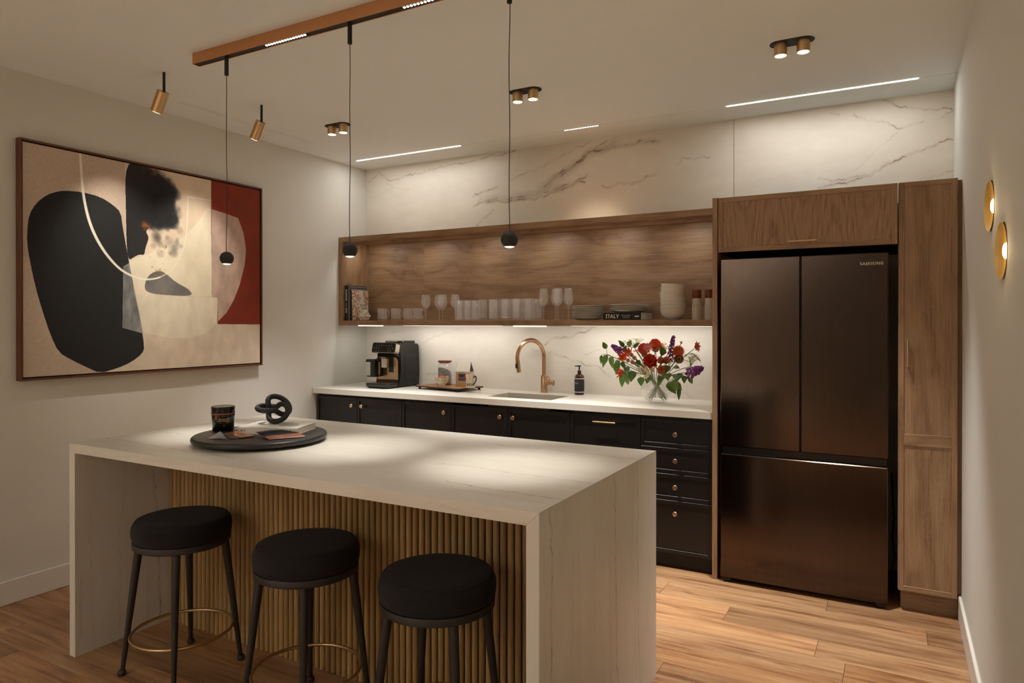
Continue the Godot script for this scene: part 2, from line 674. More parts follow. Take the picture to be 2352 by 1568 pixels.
const ART := {
	"center": [0.356, -0.059, 0.739, -0.061, 0.74, 0.63, 0.399, 0.629, 0.377, 0.51, 0.358, 0.384],
	"rust": [0.739, -0.04, 1.022, -0.041, 1.02, 0.778, 0.77, 0.775, 0.771, 0.631, 0.74, 0.63],
	"low": [0.399, 0.629, 0.77, 0.631, 0.771, 0.777, 1.02, 0.778, 1.02, 1.052, 0.258, 1.019, 0.339, 0.963, 0.434, 0.896],
	"half": [0.717, 0.152, 0.739, 0.153, 0.74, 0.627, 0.399, 0.629, 0.38, 0.519, 0.369, 0.469, 0.462, 0.423, 0.544, 0.371, 0.604, 0.324, 0.675, 0.235],
	"halflow": [0.399, 0.629, 0.77, 0.631, 0.768, 0.765, 0.712, 0.825, 0.63, 0.849, 0.543, 0.847, 0.486, 0.831, 0.43, 0.816, 0.411, 0.71],
	"pink": [0.741, 0.155, 0.818, 0.166, 0.88, 0.181, 0.909, 0.262, 0.922, 0.356, 0.914, 0.443, 0.888, 0.552, 0.857, 0.638, 0.817, 0.713, 0.773, 0.76, 0.771, 0.631, 0.74, 0.63],
	"black": [0.137, 0.18, 0.193, 0.174, 0.261, 0.182, 0.311, 0.212, 0.34, 0.242, 0.347, 0.313, 0.358, 0.384, 0.377, 0.51, 0.395, 0.637, 0.418, 0.765, 0.434, 0.886, 0.426, 0.918, 0.383, 0.957, 0.324, 0.985, 0.258, 1.002, 0.212, 0.972, 0.158, 0.935, 0.114, 0.899, 0.088, 0.824, 0.061, 0.716, 0.04, 0.619, 0.022, 0.507, 0.013, 0.428, 0.014, 0.364, 0.02, 0.306, 0.041, 0.254, 0.077, 0.21, 0.109, 0.19],
	"gray": [0.349, 0.498, 0.373, 0.479, 0.384, 0.573, 0.411, 0.71, 0.428, 0.821, 0.345, 0.792],
	"cloud": [0.356, -0.014, 0.439, -0.002, 0.487, 0.014, 0.528, 0.047, 0.562, 0.079, 0.57, 0.116, 0.557, 0.156, 0.56, 0.204, 0.575, 0.231, 0.57, 0.261, 0.545, 0.28, 0.511, 0.28, 0.479, 0.28, 0.455, 0.298, 0.439, 0.318, 0.454, 0.345, 0.446, 0.374, 0.438, 0.403, 0.434, 0.436, 0.415, 0.433, 0.392, 0.449, 0.369, 0.469, 0.362, 0.393, 0.36, 0.257],
	"mount": [0.434, 0.621, 0.438, 0.56, 0.462, 0.521, 0.502, 0.504, 0.535, 0.526, 0.561, 0.552, 0.595, 0.574, 0.63, 0.592, 0.652, 0.628, 0.544, 0.629],
	"line": [0.189, -0.003, 0.193, 0.08, 0.199, 0.172, 0.213, 0.265, 0.233, 0.34, 0.261, 0.406, 0.296, 0.464, 0.339, 0.513, 0.392, 0.544, 0.446, 0.553, 0.502, 0.537, 0.552, 0.495, 0.587, 0.434, 0.609, 0.363, 0.62, 0.283, 0.624, 0.194, 0.627, 0.109, 0.739, 0.108],
	"spots": [0.508, 0.408, 0.466, 0.491, 0.512, 0.47, 0.458, 0.442, 0.493, 0.358, 0.527, 0.383, 0.519, 0.498],
	"orange": [0.479, 0.014, 0.439, 0.286],
}

# ---------------------------------------------------------------- materials
func materials() -> void:
	var f := noise(0.011, 41, 4)
	# veined stone of the back wall, laid out in metres: x 0..W, y 0.9..H
	var im := stone_ground(2048, 886, 7, [221, 214, 202], 4, 2)
	for vn in WALL_VEINS:
		var pts := PackedVector2Array()
		var flat: Array = vn[2]
		for i in range(0, flat.size(), 2):
			pts.append(Vector2(flat[i] / W * 2048.0, (H - flat[i + 1]) / (H - 0.9) * 886.0))
		vein(im, pts, vn[0] * 1.15, vn[1], Color8(150, 118, 84), Color8(112, 92, 76), f)
	M.wall_stone = mat(Color.WHITE, 0.42, 0.0, ImageTexture.create_from_image(im), Vector2(1.0 / W, 1.0 / (H - 0.9)))
	# the slab stone of worktop and island: veins run along u, 2.4 m x 1.2 m
	im = stone_ground(2048, 1024, 21, [222, 217, 206], 8, 2)
	rng.seed = 12
	for i in 22:
		var y := 40.0 + i * 45.0 + rng.randf_range(-14, 14)
		var x := rng.randf_range(-400, 1500)
		var l := rng.randf_range(350, 1500)
		var pts := PackedVector2Array()
		var sl := rng.randf_range(-0.05, 0.05)
		for j in 9:
			pts.append(Vector2(x + l * j / 8.0, y + sl * l * j / 8.0 + rng.randf_range(-7, 7)))
		var strong := i % 5 == 2
		vein(im, pts, 1.7 if strong else rng.randf_range(0.8, 1.4), rng.randf_range(0.45, 0.7) if strong else rng.randf_range(0.12, 0.4), Color8(140, 116, 88), Color8(104, 92, 80), f)
	var slab := ImageTexture.create_from_image(im)
	M.slab = mat(Color.WHITE, 0.33, 0.0, slab, Vector2(1.0 / 2.4, 1.0 / 1.2))
	M.slab_low = mat(Color.WHITE, 0.4, 0.0, slab, Vector2(1.0 / 2.4, 1.0 / 1.2))

	# oak
	var oak_stops := [[0.0, 98, 70, 46], [0.3, 128, 97, 68], [0.55, 151, 119, 88], [1.0, 176, 146, 114]]
	var oak := wood(1024, 512, oak_stops, 3, 0.0, 19.2, 0.2)
	M.oak = mat(Color.WHITE, 0.5, 0.0, oak, Vector2(1.0 / 1.1, 1.0 / 0.5))
	var crown := wood(1024, 768, oak_stops, 57, 1.0, 26.0, 0.1)
	M.oak_crown = mat(Color.WHITE, 0.5, 0.0, crown, Vector2(1.0 / 0.5, 1.0 / 0.9))
	var slat := wood(512, 256, [[0.0, 128, 98, 56], [0.4, 166, 133, 84], [1.0, 204, 168, 114]], 33, 0.0, 12.8, 0.2)
	for i in 3:
		M["slat%d" % i] = mat([Color(0.95, 0.95, 0.93), Color(1, 1, 1), Color(0.9, 0.88, 0.85)][i], 0.45, 0.0, slat, Vector2(1.0 / 1.1, 1.0 / 0.25))
	M.frame_wood = mat(Color(0.62, 0.46, 0.34), 0.4, 0.0, oak, Vector2(1.0, 2.0))
	M.bamboo = mat(Color8(150, 92, 44), 0.5, 0.0, wood(256, 256, [[0.0, 140, 100, 60], [1.0, 225, 190, 140]], 91, 0.0, 30.0, 0.2), Vector2(4, 6))
	M.board_wood = mat(Color(1.0, 0.86, 0.72), 0.5, 0.0, oak, Vector2(1.0, 2.0))

	# floor planks: four tones over one picture
	var fl := wood(1024, 1024, [[0.0, 96, 66, 42], [0.3, 138, 102, 72], [0.5, 163, 127, 94], [0.75, 182, 147, 112], [1.0, 198, 166, 132]], 131, 0.0, 19.2, 0.55)
	for i in 5:
		M["plank%d" % i] = mat([Color(1.0, 0.97, 0.93), Color(0.92, 0.86, 0.80), Color(1.06, 1.0, 0.94), Color(0.97, 0.90, 0.82), Color(0.88, 0.84, 0.80)][i], 0.38, 0.0, fl, Vector2(1.0 / 1.5, 1.0 / 0.72))

	# painted and plain surfaces
	M.ceiling = bump(mat(Color8(232, 238, 238), 0.9), 0.05, 0.02, 6.0)
	M.far_wall = mat(Color8(150, 142, 132), 0.85)
	M.wall = bump(mat(Color8(213, 211, 203), 0.85), 0.05, 0.03, 6.0, 9)
	M.trim = mat(Color8(222, 217, 208), 0.45)
	M.groove = mat(Color8(60, 56, 50), 0.9)
	M.black_paint = bump(mat(Color8(17, 15, 16), 0.38), 0.04, 0.01, 9.0, 14)
	M.toe = mat(Color8(22, 20, 21), 0.6)
	M.black_metal = mat(Color8(26, 25, 24), 0.45, 0.3)
	M.black_plastic = mat(Color8(16, 16, 17), 0.28)
	M.black_gloss = mat(Color8(10, 10, 11), 0.06)
	M.black_matte = mat(Color8(24, 23, 23), 0.6)
	M.brass = mat(Color8(212, 182, 140), 0.3, 1.0)
	M.brass_soft = mat(Color8(196, 168, 126), 0.36, 1.0)
	M.copper_bar = bump(mat(Color8(204, 150, 104), 0.42, 0.85), 0.2, 0.004, 20.0, 3)
	M.bronze = mat(Color8(198, 160, 126), 0.26, 1.0)
	M.gold = mat(Color8(242, 204, 124), 0.38, 1.0)
	M.steel = mat(Color8(176, 166, 154), 0.3, 1.0)
	M.chrome = mat(Color8(206, 198, 186), 0.15, 1.0)
	M.coffee_steel = mat(Color8(186, 158, 126), 0.22, 1.0)
	var brushed := grey(512, 512, 0.03, 8, 1, 8, 3)
	var rgbm := PackedByteArray()
	for k in 512 * 512:
		var g := 232 + int((brushed[k] - 128) * 0.05)
		rgbm.append_array(PackedByteArray([g, g, g]))
	M.fridge = mat(Color8(94, 80, 72), 0.15, 1.0, picture(512, 512, rgbm), Vector2(3, 1))
	M.fridge_side = mat(Color8(40, 37, 36), 0.5, 0.2)
	M.fridge_dark = mat(Color8(18, 16, 15), 0.25)
	M.velvet = bump(mat(Color8(17, 14, 15), 0.95), 0.12, 0.06, 9.0, 31)
	M.velvet.rim_enabled = true
	M.velvet.rim = 0.25
	M.velvet.rim_tint = 0.6
	M.stool = mat(Color8(44, 40, 37), 0.5, 0.15)
	M.ceramic = mat(Color8(226, 220, 208), 0.16)
	M.grinder = mat(Color8(206, 194, 178), 0.25)
	M.cream = mat(Color8(222, 208, 184), 0.35)
	M.plaster = mat(Color8(222, 210, 192), 0.85)
	M.black_wood = bump(mat(Color8(38, 36, 35), 0.4), 0.08, 0.008, 8.0, 71)
	M.gold_ink = mat(Color8(196, 176, 130), 0.4, 0.3)
	M.white_cover = mat(Color8(226, 222, 214), 0.5)
	M.ink = mat(Color8(24, 22, 22), 0.5)
	M.white_ink = mat(Color8(226, 222, 212), 0.6)
	M.paper = mat(Color8(212, 204, 190), 0.85)
	M.page = bump(mat(Color8(208, 200, 184), 0.9), 0.3, 0.03, 30.0, 44)
	M.clear = glass()
	M.glass = mat(Color(1, 1, 1, 0.09), 0.0)
	M.glass.transparency = BaseMaterial3D.TRANSPARENCY_ALPHA
	M.thin_glass = mat(Color(1, 1, 1, 0.02), 0.0)
	M.thin_glass.transparency = BaseMaterial3D.TRANSPARENCY_ALPHA
	M.water = mat(Color(0.93, 0.96, 0.88, 0.04), 0.0)
	M.water.transparency = BaseMaterial3D.TRANSPARENCY_ALPHA
	M.amber = mat(Color8(58, 22, 10), 0.08)
	M.leather = mat(Color8(150, 84, 44), 0.7)
	M.beans = mat(Color8(46, 28, 18), 0.5)
	M.powder = mat(Color8(172, 92, 40), 0.95)
	M.kraft = mat(Color8(206, 168, 128), 0.8)
	M.stem = mat(Color8(84, 112, 42), 0.55)
	M.stem.backlight_enabled = true
	M.stem.backlight = Color(0.1, 0.12, 0.03)
	M.cable = mat(Color8(14, 14, 14), 0.5)
	M.led = glow(Color(1.0, 0.93, 0.82), 9.0)
	M.led_strip = glow(Color(1.0, 0.93, 0.82), 7.0)
	M.lens = glow(Color(1.0, 0.90, 0.74), 9.0)
	M.sconce_led = glow(Color(1.0, 0.86, 0.62), 5.0)
	M.shade = glow(Color(1.0, 0.86, 0.66), 12.0)
	M.shade_cloth = mat(Color8(236, 226, 206), 0.9)
	M.shade_cloth.backlight_enabled = true
	M.shade_cloth.backlight = Color(0.40, 0.39, 0.37)
	M.art_edge = mat(Color8(190, 164, 138), 0.9)
	M.canvas = mat(Color.WHITE, 0.85, 0.0, painting())

# the abstract picture: flat painted shapes on linen
func painting() -> ImageTexture:
	var w := 1000
	var h := 800
	var weave_a := grey(w, h, 0.35, 61, 8, 1, 2)
	var weave_b := grey(w, h, 0.35, 62, 1, 8, 2)
	var cloud := grey(w, h, 0.012, 63, 2, 2, 5)
	var wash := grey(w, h, 0.03, 64, 2, 4, 4)
	var data := PackedByteArray()
	data.resize(w * h * 3)
	for k in w * h:
		var g := (weave_a[k] + weave_b[k] - 256) * 0.075 + (cloud[k] - 128) * 0.03
		data[k * 3] = clampi(int(194 + g), 0, 255)
		data[k * 3 + 1] = clampi(int(174 + g), 0, 255)
		data[k * 3 + 2] = clampi(int(156 + g), 0, 255)
	var im := Image.create_from_data(w, h, false, Image.FORMAT_RGB8, data)
	fill_poly(im, ART.center, Color8(220, 200, 176), 0.9, wash, 0.06)
	fill_poly(im, ART.low, Color8(216, 202, 180), 0.85, wash, 0.12)
	fill_poly(im, ART.rust, Color8(126, 42, 16), 1.0, cloud, 0.14)
	fill_poly(im, ART.half, Color8(226, 216, 192), 0.85, wash, 0.08)
	fill_poly(im, ART.halflow, Color8(224, 216, 194), 0.72, wash, 0.10)
	fill_poly(im, ART.pink, Color8(190, 170, 158), 0.92, wash, 0.22)
	fill_poly(im, smooth_poly(ART.cloud, 2), Color8(20, 20, 24), 0.95, cloud, 0.5)
	rng.seed = 77
	# ink bleeding past the edge of the dark cloud, and rust bleeding through it
	var cp: Array = smooth_poly(ART.cloud, 2)
	for i in cp.size() / 2:
		var x: float = cp[i * 2] * w
		var y: float = cp[i * 2 + 1] * h
		if cp[i * 2] < 0.455:
			continue
		for j in 7:
			dab(im, x + rng.randfn() * 5 - 3, y + rng.randfn() * 6 - 2, rng.randf_range(5, 20), [Color8(36, 40, 46), Color8(58, 64, 70), Color8(22, 23, 27)][j % 3], rng.randf_range(0.08, 0.30))
	for i in 60:
		dab(im, rng.randf_range(0.47, 0.60) * w, rng.randf_range(0.10, 0.42) * h, rng.randf_range(8, 30), Color8(14, 14, 17), 0.18)
	for i in 40:
		var k := i % 2
		dab(im, ART.orange[k * 2] * w + rng.randfn() * (20 if k == 0 else 9), ART.orange[k * 2 + 1] * h + rng.randfn() * (14 if k == 0 else 9), rng.randf_range(4, 13), Color8(168, 96, 40), 0.25)
	fill_poly(im, smooth_poly(ART.mount, 2), Color8(92, 90, 88), 0.9, cloud, 0.7)
	for i in 20:
		dab(im, ART.mount[6] * w + rng.randfn() * 18, ART.mount[7] * h + 14 + rng.randfn() * 12, rng.randf_range(4, 10), Color8(160, 112, 72), 0.18)
	for i in range(0, ART.spots.size(), 2):
		dab(im, ART.spots[i] * w, ART.spots[i + 1] * h, rng.randf_range(1.5, 4.5), Color8(80, 76, 72), 0.8)
	fill_poly(im, smooth_poly(ART.black, 1), Color8(26, 27, 29), 1.0, weave_b, 0.3)
	fill_poly(im, ART.gray, Color8(134, 136, 134), 0.9, wash, 0.5)
	# the white line
	var ln: Array = ART.line
	var pts := PackedVector3Array()
	for i in range(0, ln.size() - 2, 2):
		pts.append(Vector3(ln[i] * w, ln[i + 1] * h, 0))
	pts = spline(pts, 40)
	for i in pts.size():
		var fade := 1.0 if pts[i].x < 500 else 0.35
		dab(im, pts[i].x, pts[i].y, 5.0 + 1.5 * sin(i * 0.01), Color8(236, 230, 216), 0.9 * fade)
	var k0 := ln.size() - 4
	for i in 80:
		dab(im, lerpf(ln[k0], ln[k0 + 2], i / 80.0) * w, lerpf(ln[k0 + 1], ln[k0 + 3], i / 80.0) * h, 4.5, Color8(236, 228, 212), 0.35)
	return ImageTexture.create_from_image(im)

# ---------------------------------------------------------------- the scene
func _ready() -> void:
	# camera: level view turned 29 degrees to the picture wall, lens shifted down a little
	var cam := Camera3D.new()
	cam.name = "camera"
	cam.projection = Camera3D.PROJECTION_FRUSTUM
	cam.near = 0.05
	cam.far = 60.0
	cam.size = 0.05 * 1568.0 / 1595.53
	cam.frustum_offset = Vector2(0, -37.867 / 1595.53 * 0.05)
	cam.position = Vector3(3.9591, 1.4322, 4.575)
	cam.rotation_degrees = Vector3(-0.1956, 29.0168, 0)
	add_child(cam)
	cam.current = true
	var env := Environment.new()
	env.background_mode = Environment.BG_COLOR
	env.background_color = Color.BLACK
	env.tonemap_mode = Environment.TONE_MAPPER_LINEAR
	env.tonemap_exposure = 1.5
	env.sdfgi_enabled = true
	env.ssao_enabled = true
	env.ssil_enabled = true
	var we := WorldEnvironment.new()
	we.name = "environment"
	we.environment = env
	add_child(we)

	materials()
	print("materials ", Time.get_ticks_msec())
	room()
	ceiling_lights()
	wall_shelf()
	base_cabinets()
	tall_cabinets()
	fridge()
	island()
	stools()
	picture_on_wall()
	sconces()
	print("large things ", Time.get_ticks_msec())
	sink_and_faucet()
	coffee_corner()
	shelf_goods()
	tray_goods()
	bouquet()
	floor_lamp()
	print("done ", Time.get_ticks_msec())

const WARM := Color(1.0, 0.992, 0.975)
const LEDC := Color(1.0, 0.998, 0.985)

func spot(parent: Node3D, at: Vector3, towards: Vector3, e: float, half: float, size := 0.02, c := WARM, soft := 0.7) -> void:
	var l := SpotLight3D.new()
	l.name = "lamp_light"
	l.light_energy = e
	l.light_color = c
	l.spot_angle = half
	l.spot_angle_attenuation = soft
	l.spot_range = 14.0
	l.spot_attenuation = 2.0
	l.light_size = size
	l.shadow_enabled = true
	parent.add_child(l, true)
	var up := Vector3.UP if absf(towards.normalized().y) < 0.95 else Vector3.RIGHT
	l.position = at
	l.basis = Basis.looking_at(towards.normalized(), up)

func strip_light(parent: Node3D, at: Vector3, towards: Vector3, size: Vector2, e: float, c := LEDC) -> void:
	var l := AreaLight3D.new()
	l.name = "strip_light"
	l.light_energy = e
	l.light_color = c
	l.area_size = size
	l.area_normalize_energy = true
	l.area_range = 14.0
	l.shadow_enabled = true
	parent.add_child(l, true)
	l.position = at
	l.basis = Basis.looking_at(towards.normalized(), Vector3(0, 0, 1) if absf(towards.normalized().y) > 0.9 else Vector3.UP)

func room() -> void:
	# floor: slab and planks 0.18 x 1.22 laid along the back wall
	var mb := MB.new()
	mb.span(Vector3(-0.1, -0.12, -0.1), Vector3(W + 0.1, -0.008, D + 0.1))
	var fl := struct(mb, "floor", M.groove, "floor of brown oak planks laid along the back wall")
	rng.seed = 5
	var plank_mesh := {}
	var fixed := {4: 3.65, 5: 4.08, 6: 3.225, 7: 3.65, 8: 2.55, 9: 3.95, 10: 3.1}
	var rows := int(ceil((D - 0.085) / 0.18)) + 1
	for r in rows:
		var z0 := 0.085 + 0.18 * (r - 1)
		var z1 := minf(z0 + 0.18, D)
		z0 = maxf(z0, 0.0)
		var j: float = fixed.get(r, rng.randf_range(0.1, 1.2))
		var x := fmod(j, 1.22) - 1.22
		while x < W:
			var a := maxf(x, 0.0)
			var b := minf(x + 1.22, W)
			x += 1.22
			if b - a < 0.02:
				continue
			var key := "%.3f %.3f %d" % [b - a, z1 - z0, rng.randi() % 4]
			if not plank_mesh.has(key):
				var pm := MB.new()
				pm.uvo = Vector2(rng.randf() * 3.0, rng.randf() * 3.0)
				pm.box(Vector3(0, -0.004, 0), Vector3(b - a - 0.0012, 0.008, z1 - z0 - 0.0012), 0.0008, 0)
				plank_mesh[key] = pm.mesh()
			obj(plank_mesh[key], "plank", M["plank%d" % (rng.randi() % 5)], fl, Vector3((a + b) * 0.5, 0, (z0 + z1) * 0.5))
	# ceiling with a hairline slot for the light track
	mb = MB.new()
	mb.span(Vector3(-0.1, H, 0.305), Vector3(W + 0.1, H + 0.12, D + 0.1))
	mb.span(Vector3(-0.1, H, -0.1), Vector3(W + 0.1, H + 0.12, 0.301))
	mb.span(Vector3(-0.1, H + 0.02, 0.301), Vector3(W + 0.1, H + 0.12, 0.305))
	struct(mb, "ceiling", M.ceiling, "pale plaster ceiling with a hairline slot along the back wall")
	# walls
	mb = MB.new()
	mb.span(Vector3(-0.12, -0.1, -0.12), Vector3(0, H + 0.02, D + 0.12))
	struct(mb, "wall_left", M.wall, "beige painted wall behind the large picture")
	mb = MB.new()
	mb.span(Vector3(-0.12, -0.1, D), Vector3(W + 0.12, H + 0.02, D + 0.12))
	struct(mb, "wall_front", M.far_wall, "dark taupe wall across the room from the kitchen")
	mb = MB.new()
	mb.span(Vector3(-0.12, -0.1, -0.12), Vector3(W + 0.12, H + 0.02, -0.012))
	var wb := struct(mb, "wall_back", M.wall, "back wall clad in large cream stone slabs with golden veins")
	# stone slabs, uv in metres over the whole wall
	for s in [[0.0, 3.043, 0.9, H], [3.045, W, 0.9, H]]:
		var pm := MB.new()
		var a := Vector3(s[0] + 0.0006, s[2], 0)
		var b := Vector3(s[1] - 0.0006, s[3], 0)
		pm.quad(Vector3(a.x, a.y, 0), Vector3(b.x, a.y, 0), Vector3(b.x, b.y, 0), Vector3(a.x, b.y, 0), Vector3(0, 0, 1), [Vector2(a.x, H - a.y), Vector2(b.x, H - a.y), Vector2(b.x, H - b.y), Vector2(a.x, H - b.y)])
		for e in [[a.x, -1.0], [b.x, 1.0]]:
			pm.quad(Vector3(e[0], a.y, 0), Vector3(e[0], a.y, -0.012), Vector3(e[0], b.y, -0.012), Vector3(e[0], b.y, 0), Vector3(e[1], 0, 0), [Vector2(e[0], H - a.y), Vector2(e[0], H - a.y), Vector2(e[0], H - b.y), Vector2(e[0], H - b.y)])
		obj(pm, "slab", M.wall_stone, wb)
	# wall beside the fridge, with two round recesses for the sconces
	var wr := CSGBox3D.new()
	wr.name = "wall_right"
	wr.size = Vector3(0.16, H + 0.14, D + 0.24)
	wr.position = Vector3(W + 0.08, (H + 0.02 - 0.12) / 2.0, D / 2.0)
	wr.material = M.wall
	tag(wr, "beige painted wall beside the tall oak cabinet, with two round recesses", "", "", "structure")
	for p in SCONCES:
		var cy := CSGCylinder3D.new()
		cy.name = "recess"
		cy.radius = p[2] + 0.0005
		cy.height = 0.14
		cy.sides = 48
		cy.operation = CSGShape3D.OPERATION_SUBTRACTION
		cy.rotation.z = PI / 2
		wr.add_child(cy, true)
		cy.position = Vector3(W, p[0], p[1]) - wr.position
	add_child(wr)
	# baseboards
	mb = MB.new()
	mb.span(Vector3(0, 0, 0.64), Vector3(0.013, 0.122, D), 0.003)
	struct(mb, "baseboard_left", M.trim, "white baseboard below the large picture")
	mb = MB.new()
	mb.span(Vector3(W - 0.013, 0, 0.575), Vector3(W, 0.118, D), 0.003)
	struct(mb, "baseboard_right", M.trim, "white baseboard running from the tall oak cabinet")
	mb = MB.new()
	mb.span(Vector3(0.013, 0, D - 0.013), Vector3(W - 0.013, 0.12, D), 0.003)
	struct(mb, "baseboard_front", M.trim, "white baseboard across the room from the kitchen")

const SCONCES := [[1.819, 1.788, 0.084], [1.643, 2.093, 0.084]]

func sconces() -> void:
	var label := ["higher gold bowl sconce set into the wall, towards the tall cabinet", "lower gold bowl sconce set into the wall, away from the tall cabinet"]
	for k in 2:
		var s: Array = SCONCES[k]
		var t := thing("wall_sconce", label[k], "sconce", Vector3(W - 0.007, s[0], s[1]), deg_to_rad(4.0), "gold sconces beside the tall cabinet")
		var mb := MB.new()
		var pr := []
		for i in 15:
			var a := 1.0 - i / 14.0
			pr.append(Vector2(0.024 + (s[2] - 0.024) * a, -0.014 * (1.0 - a * a)))
		pr.append(Vector2(0.0, -0.014))
		mb.lathe(pr, 48, 60.0)
		# the bowl opens towards -x
		obj(mb, "bowl", M.gold, t, Vector3.ZERO, Vector3(0, 0, PI / 2))
		mb = MB.new()
		mb.lathe([Vector2(0.024, -0.014), Vector2(0.0225, -0.010), Vector2(0.016, -0.007), Vector2(0.0, -0.006)], 32, 70.0)
		obj(mb, "led_lens", M.sconce_led, t, Vector3.ZERO, Vector3(0, 0, PI / 2))
		var l := OmniLight3D.new()
		l.name = "lamp_light"
		l.light_energy = 0.02
		l.light_color = Color(1.0, 0.86, 0.62)
		l.light_size = 0.02
		l.omni_range = 12.0
		l.omni_attenuation = 2.0
		l.shadow_enabled = true
		t.add_child(l)
		l.position = Vector3(-0.004, 0, 0)

func ceiling_lights() -> void:
	# twin downlights in a row
	var names := ["twin brass downlight in the ceiling beside the picture wall", "twin brass downlight in the ceiling above the sink", "twin brass downlight in the ceiling in front of the refrigerator"]
	var added_names := []
	for r in ["row across the room"]:
		for c in ["picture wall", "room's middle line", "wall with the gold sconces"]:
			added_names.append("added twin brass downlight of the unseen %s towards the %s" % [r, c])
	var pl := MB.new()
	var oval := PackedVector2Array()
	var rim := PackedVector2Array()
	for i in 48:
		var a := TAU * i / 48.0
		var off := 0.052 if cos(a) > 0 else -0.052
		oval.append(Vector2(cos(a) * 0.043 + off, sin(a) * 0.043))
		rim.append(Vector2(cos(a) * 0.0455 + off, sin(a) * 0.0455))
	pl.extrude(oval, 0.0, 0.0015, true)
	var plate := pl.mesh()
	var rm := MB.new()
	for i in 48:
		var j := (i + 1) % 48
		var a := rim[i]
		var b := rim[j]
		var c := oval[j]
		var d := oval[i]
		rm.quad(Vector3(a.x, a.y, 0.003), Vector3(b.x, b.y, 0.003), Vector3(c.x, c.y, 0.003), Vector3(d.x, d.y, 0.003), Vector3(0, 0, 1))
		rm.quad(Vector3(a.x, a.y, 0), Vector3(b.x, b.y, 0), Vector3(b.x, b.y, 0.003), Vector3(a.x, a.y, 0.003), Vector3(a.x, a.y, 0))
		rm.quad(Vector3(d.x, d.y, 0), Vector3(c.x, c.y, 0), Vector3(c.x, c.y, 0.003), Vector3(d.x, d.y, 0.003), Vector3(-d.x, -d.y, 0))
	var rim_mesh := rm.mesh()
	var cyl := MB.new()
	cyl.lathe([Vector2(0.026, -0.056), Vector2(0.0285, -0.056), Vector2(0.029, -0.055), Vector2(0.029, 0.0)], 40)
	cyl.lathe([Vector2(0.026, 0.0), Vector2(0.026, -0.056)], 40)
	var cyl_mesh := cyl.mesh()
	var len_mb := MB.new()
	len_mb.lathe([Vector2(0.0, -0.058), Vector2(0.02, -0.056), Vector2(0.0258, -0.050), Vector2(0.0258, -0.046)], 32, 60.0)
	var lens_mesh := len_mb.mesh()
	# the row in the picture, and an unseen one added across the room for ambient bounce
	var xs := [0.742, 2.137, 3.531]
	for k in 6:
		var t := thing("twin_downlight", names[k % 3] if k < 3 else added_names[k - 3], "downlight", Vector3(xs[k % 3], H, [1.137, 5.4][k / 3]), 0.0, "twin brass downlights in a row")
		obj(plate, "plate", M.black_matte, t, Vector3.ZERO, Vector3(PI / 2, 0, 0))
		obj(rim_mesh, "rim", M.black_metal, t, Vector3.ZERO, Vector3(PI / 2, 0, 0))
		for s in [-1, 1]:
			var c := obj(cyl_mesh, "cylinder", M.brass_soft, t, Vector3(0.049 * s, -0.001, 0))
			obj(lens_mesh, "lens", M.lens, c)
			spot(t, Vector3(0.049 * s, -0.062, 0), Vector3(0, -1, 0.0), 2.6, 31.0, 0.02, WARM, 1.0)
	# light track set into the ceiling along the back wall
	var segs := [[0.165, 1.157, "long glowing light line in the ceiling beside the picture wall", 0.24], [3.062, 4.054, "long glowing light line in the ceiling above the refrigerator", 0.27]]
	for s in segs:
		var t := thing("light_line", s[2], "light", Vector3((s[0] + s[1]) / 2, H, 0.303))
		var mb := MB.new()
		mb.box(Vector3(0, -0.0015, 0), Vector3(s[1] - s[0], 0.003, 0.012), 0.001)
		obj(mb, "diffuser", M.led_strip, t)
		strip_light(t, Vector3(0, -0.006, 0), Vector3(0, -1, 0), Vector2(s[1] - s[0], 0.012), s[3])
	var t2 := thing("dotted_light_line", "short dotted light line in the ceiling above the faucet", "light", Vector3(2.116, H, 0.303))
	var bm := MB.new()
	bm.box(Vector3(0, -0.0008, 0), Vector3(0.25, 0.0016, 0.013), 0.0005)
	obj(bm, "track", M.black_matte, t2)
	var dot := MB.new()
	dot.lathe([Vector2(0.0, -0.0045), Vector2(0.004, -0.0035), Vector2(0.0062, -0.0016)], 12, 70.0)
	var dm := dot.mesh()
	for i in 15:
		obj(dm, "led", M.led, t2, Vector3(-0.117 + i * 0.0167, 0, 0))
	for i in 3:
		spot(t2, Vector3(-0.08 + i * 0.08, -0.01, 0), Vector3(0, -1, -0.05), 0.22, 36.0, 0.03, Color(1.0, 0.94, 0.84), 1.0)
	# painted air slot near the picture wall
	bm = MB.new()
	bm.span(Vector3(-0.021, -0.003, -0.55), Vector3(-0.004, 0, 0.55), 0.001)
	bm.span(Vector3(0.004, -0.003, -0.55), Vector3(0.021, 0, 0.55), 0.001)
	var av := obj(bm, "air_vent", M.ceiling)
	av.position = Vector3(0.262, H, 1.40)
	tag(av, "narrow ceiling-coloured slot vent near the picture wall", "vent")

	# copper bar over the island
	var bar := thing("track_light_bar", "long copper ceiling bar with dotted lights above the island", "light bar", Vector3(0.986, H, 2.371))
	var L := 2.75
	bm = MB.new()
	bm.span(Vector3(0, -0.052, 0.017), Vector3(L, 0, 0.020), 0.0006)
	bm.span(Vector3(0, -0.052, -0.020), Vector3(L, 0, -0.017), 0.0006)
	bm.span(Vector3(0, -0.012, -0.017), Vector3(L, 0, 0.017))
	bm.span(Vector3(0, -0.052, -0.017), Vector3(0.004, 0, 0.017))
	bm.span(Vector3(L - 0.004, -0.052, -0.017), Vector3(L, 0, 0.017))
	obj(bm, "housing", M.copper_bar, bar)
	bm = MB.new()
	bm.span(Vector3(0.004, -0.048, -0.017), Vector3(L - 0.004, -0.012, 0.017))
	obj(bm, "track", M.black_matte, bar)
	dot = MB.new()
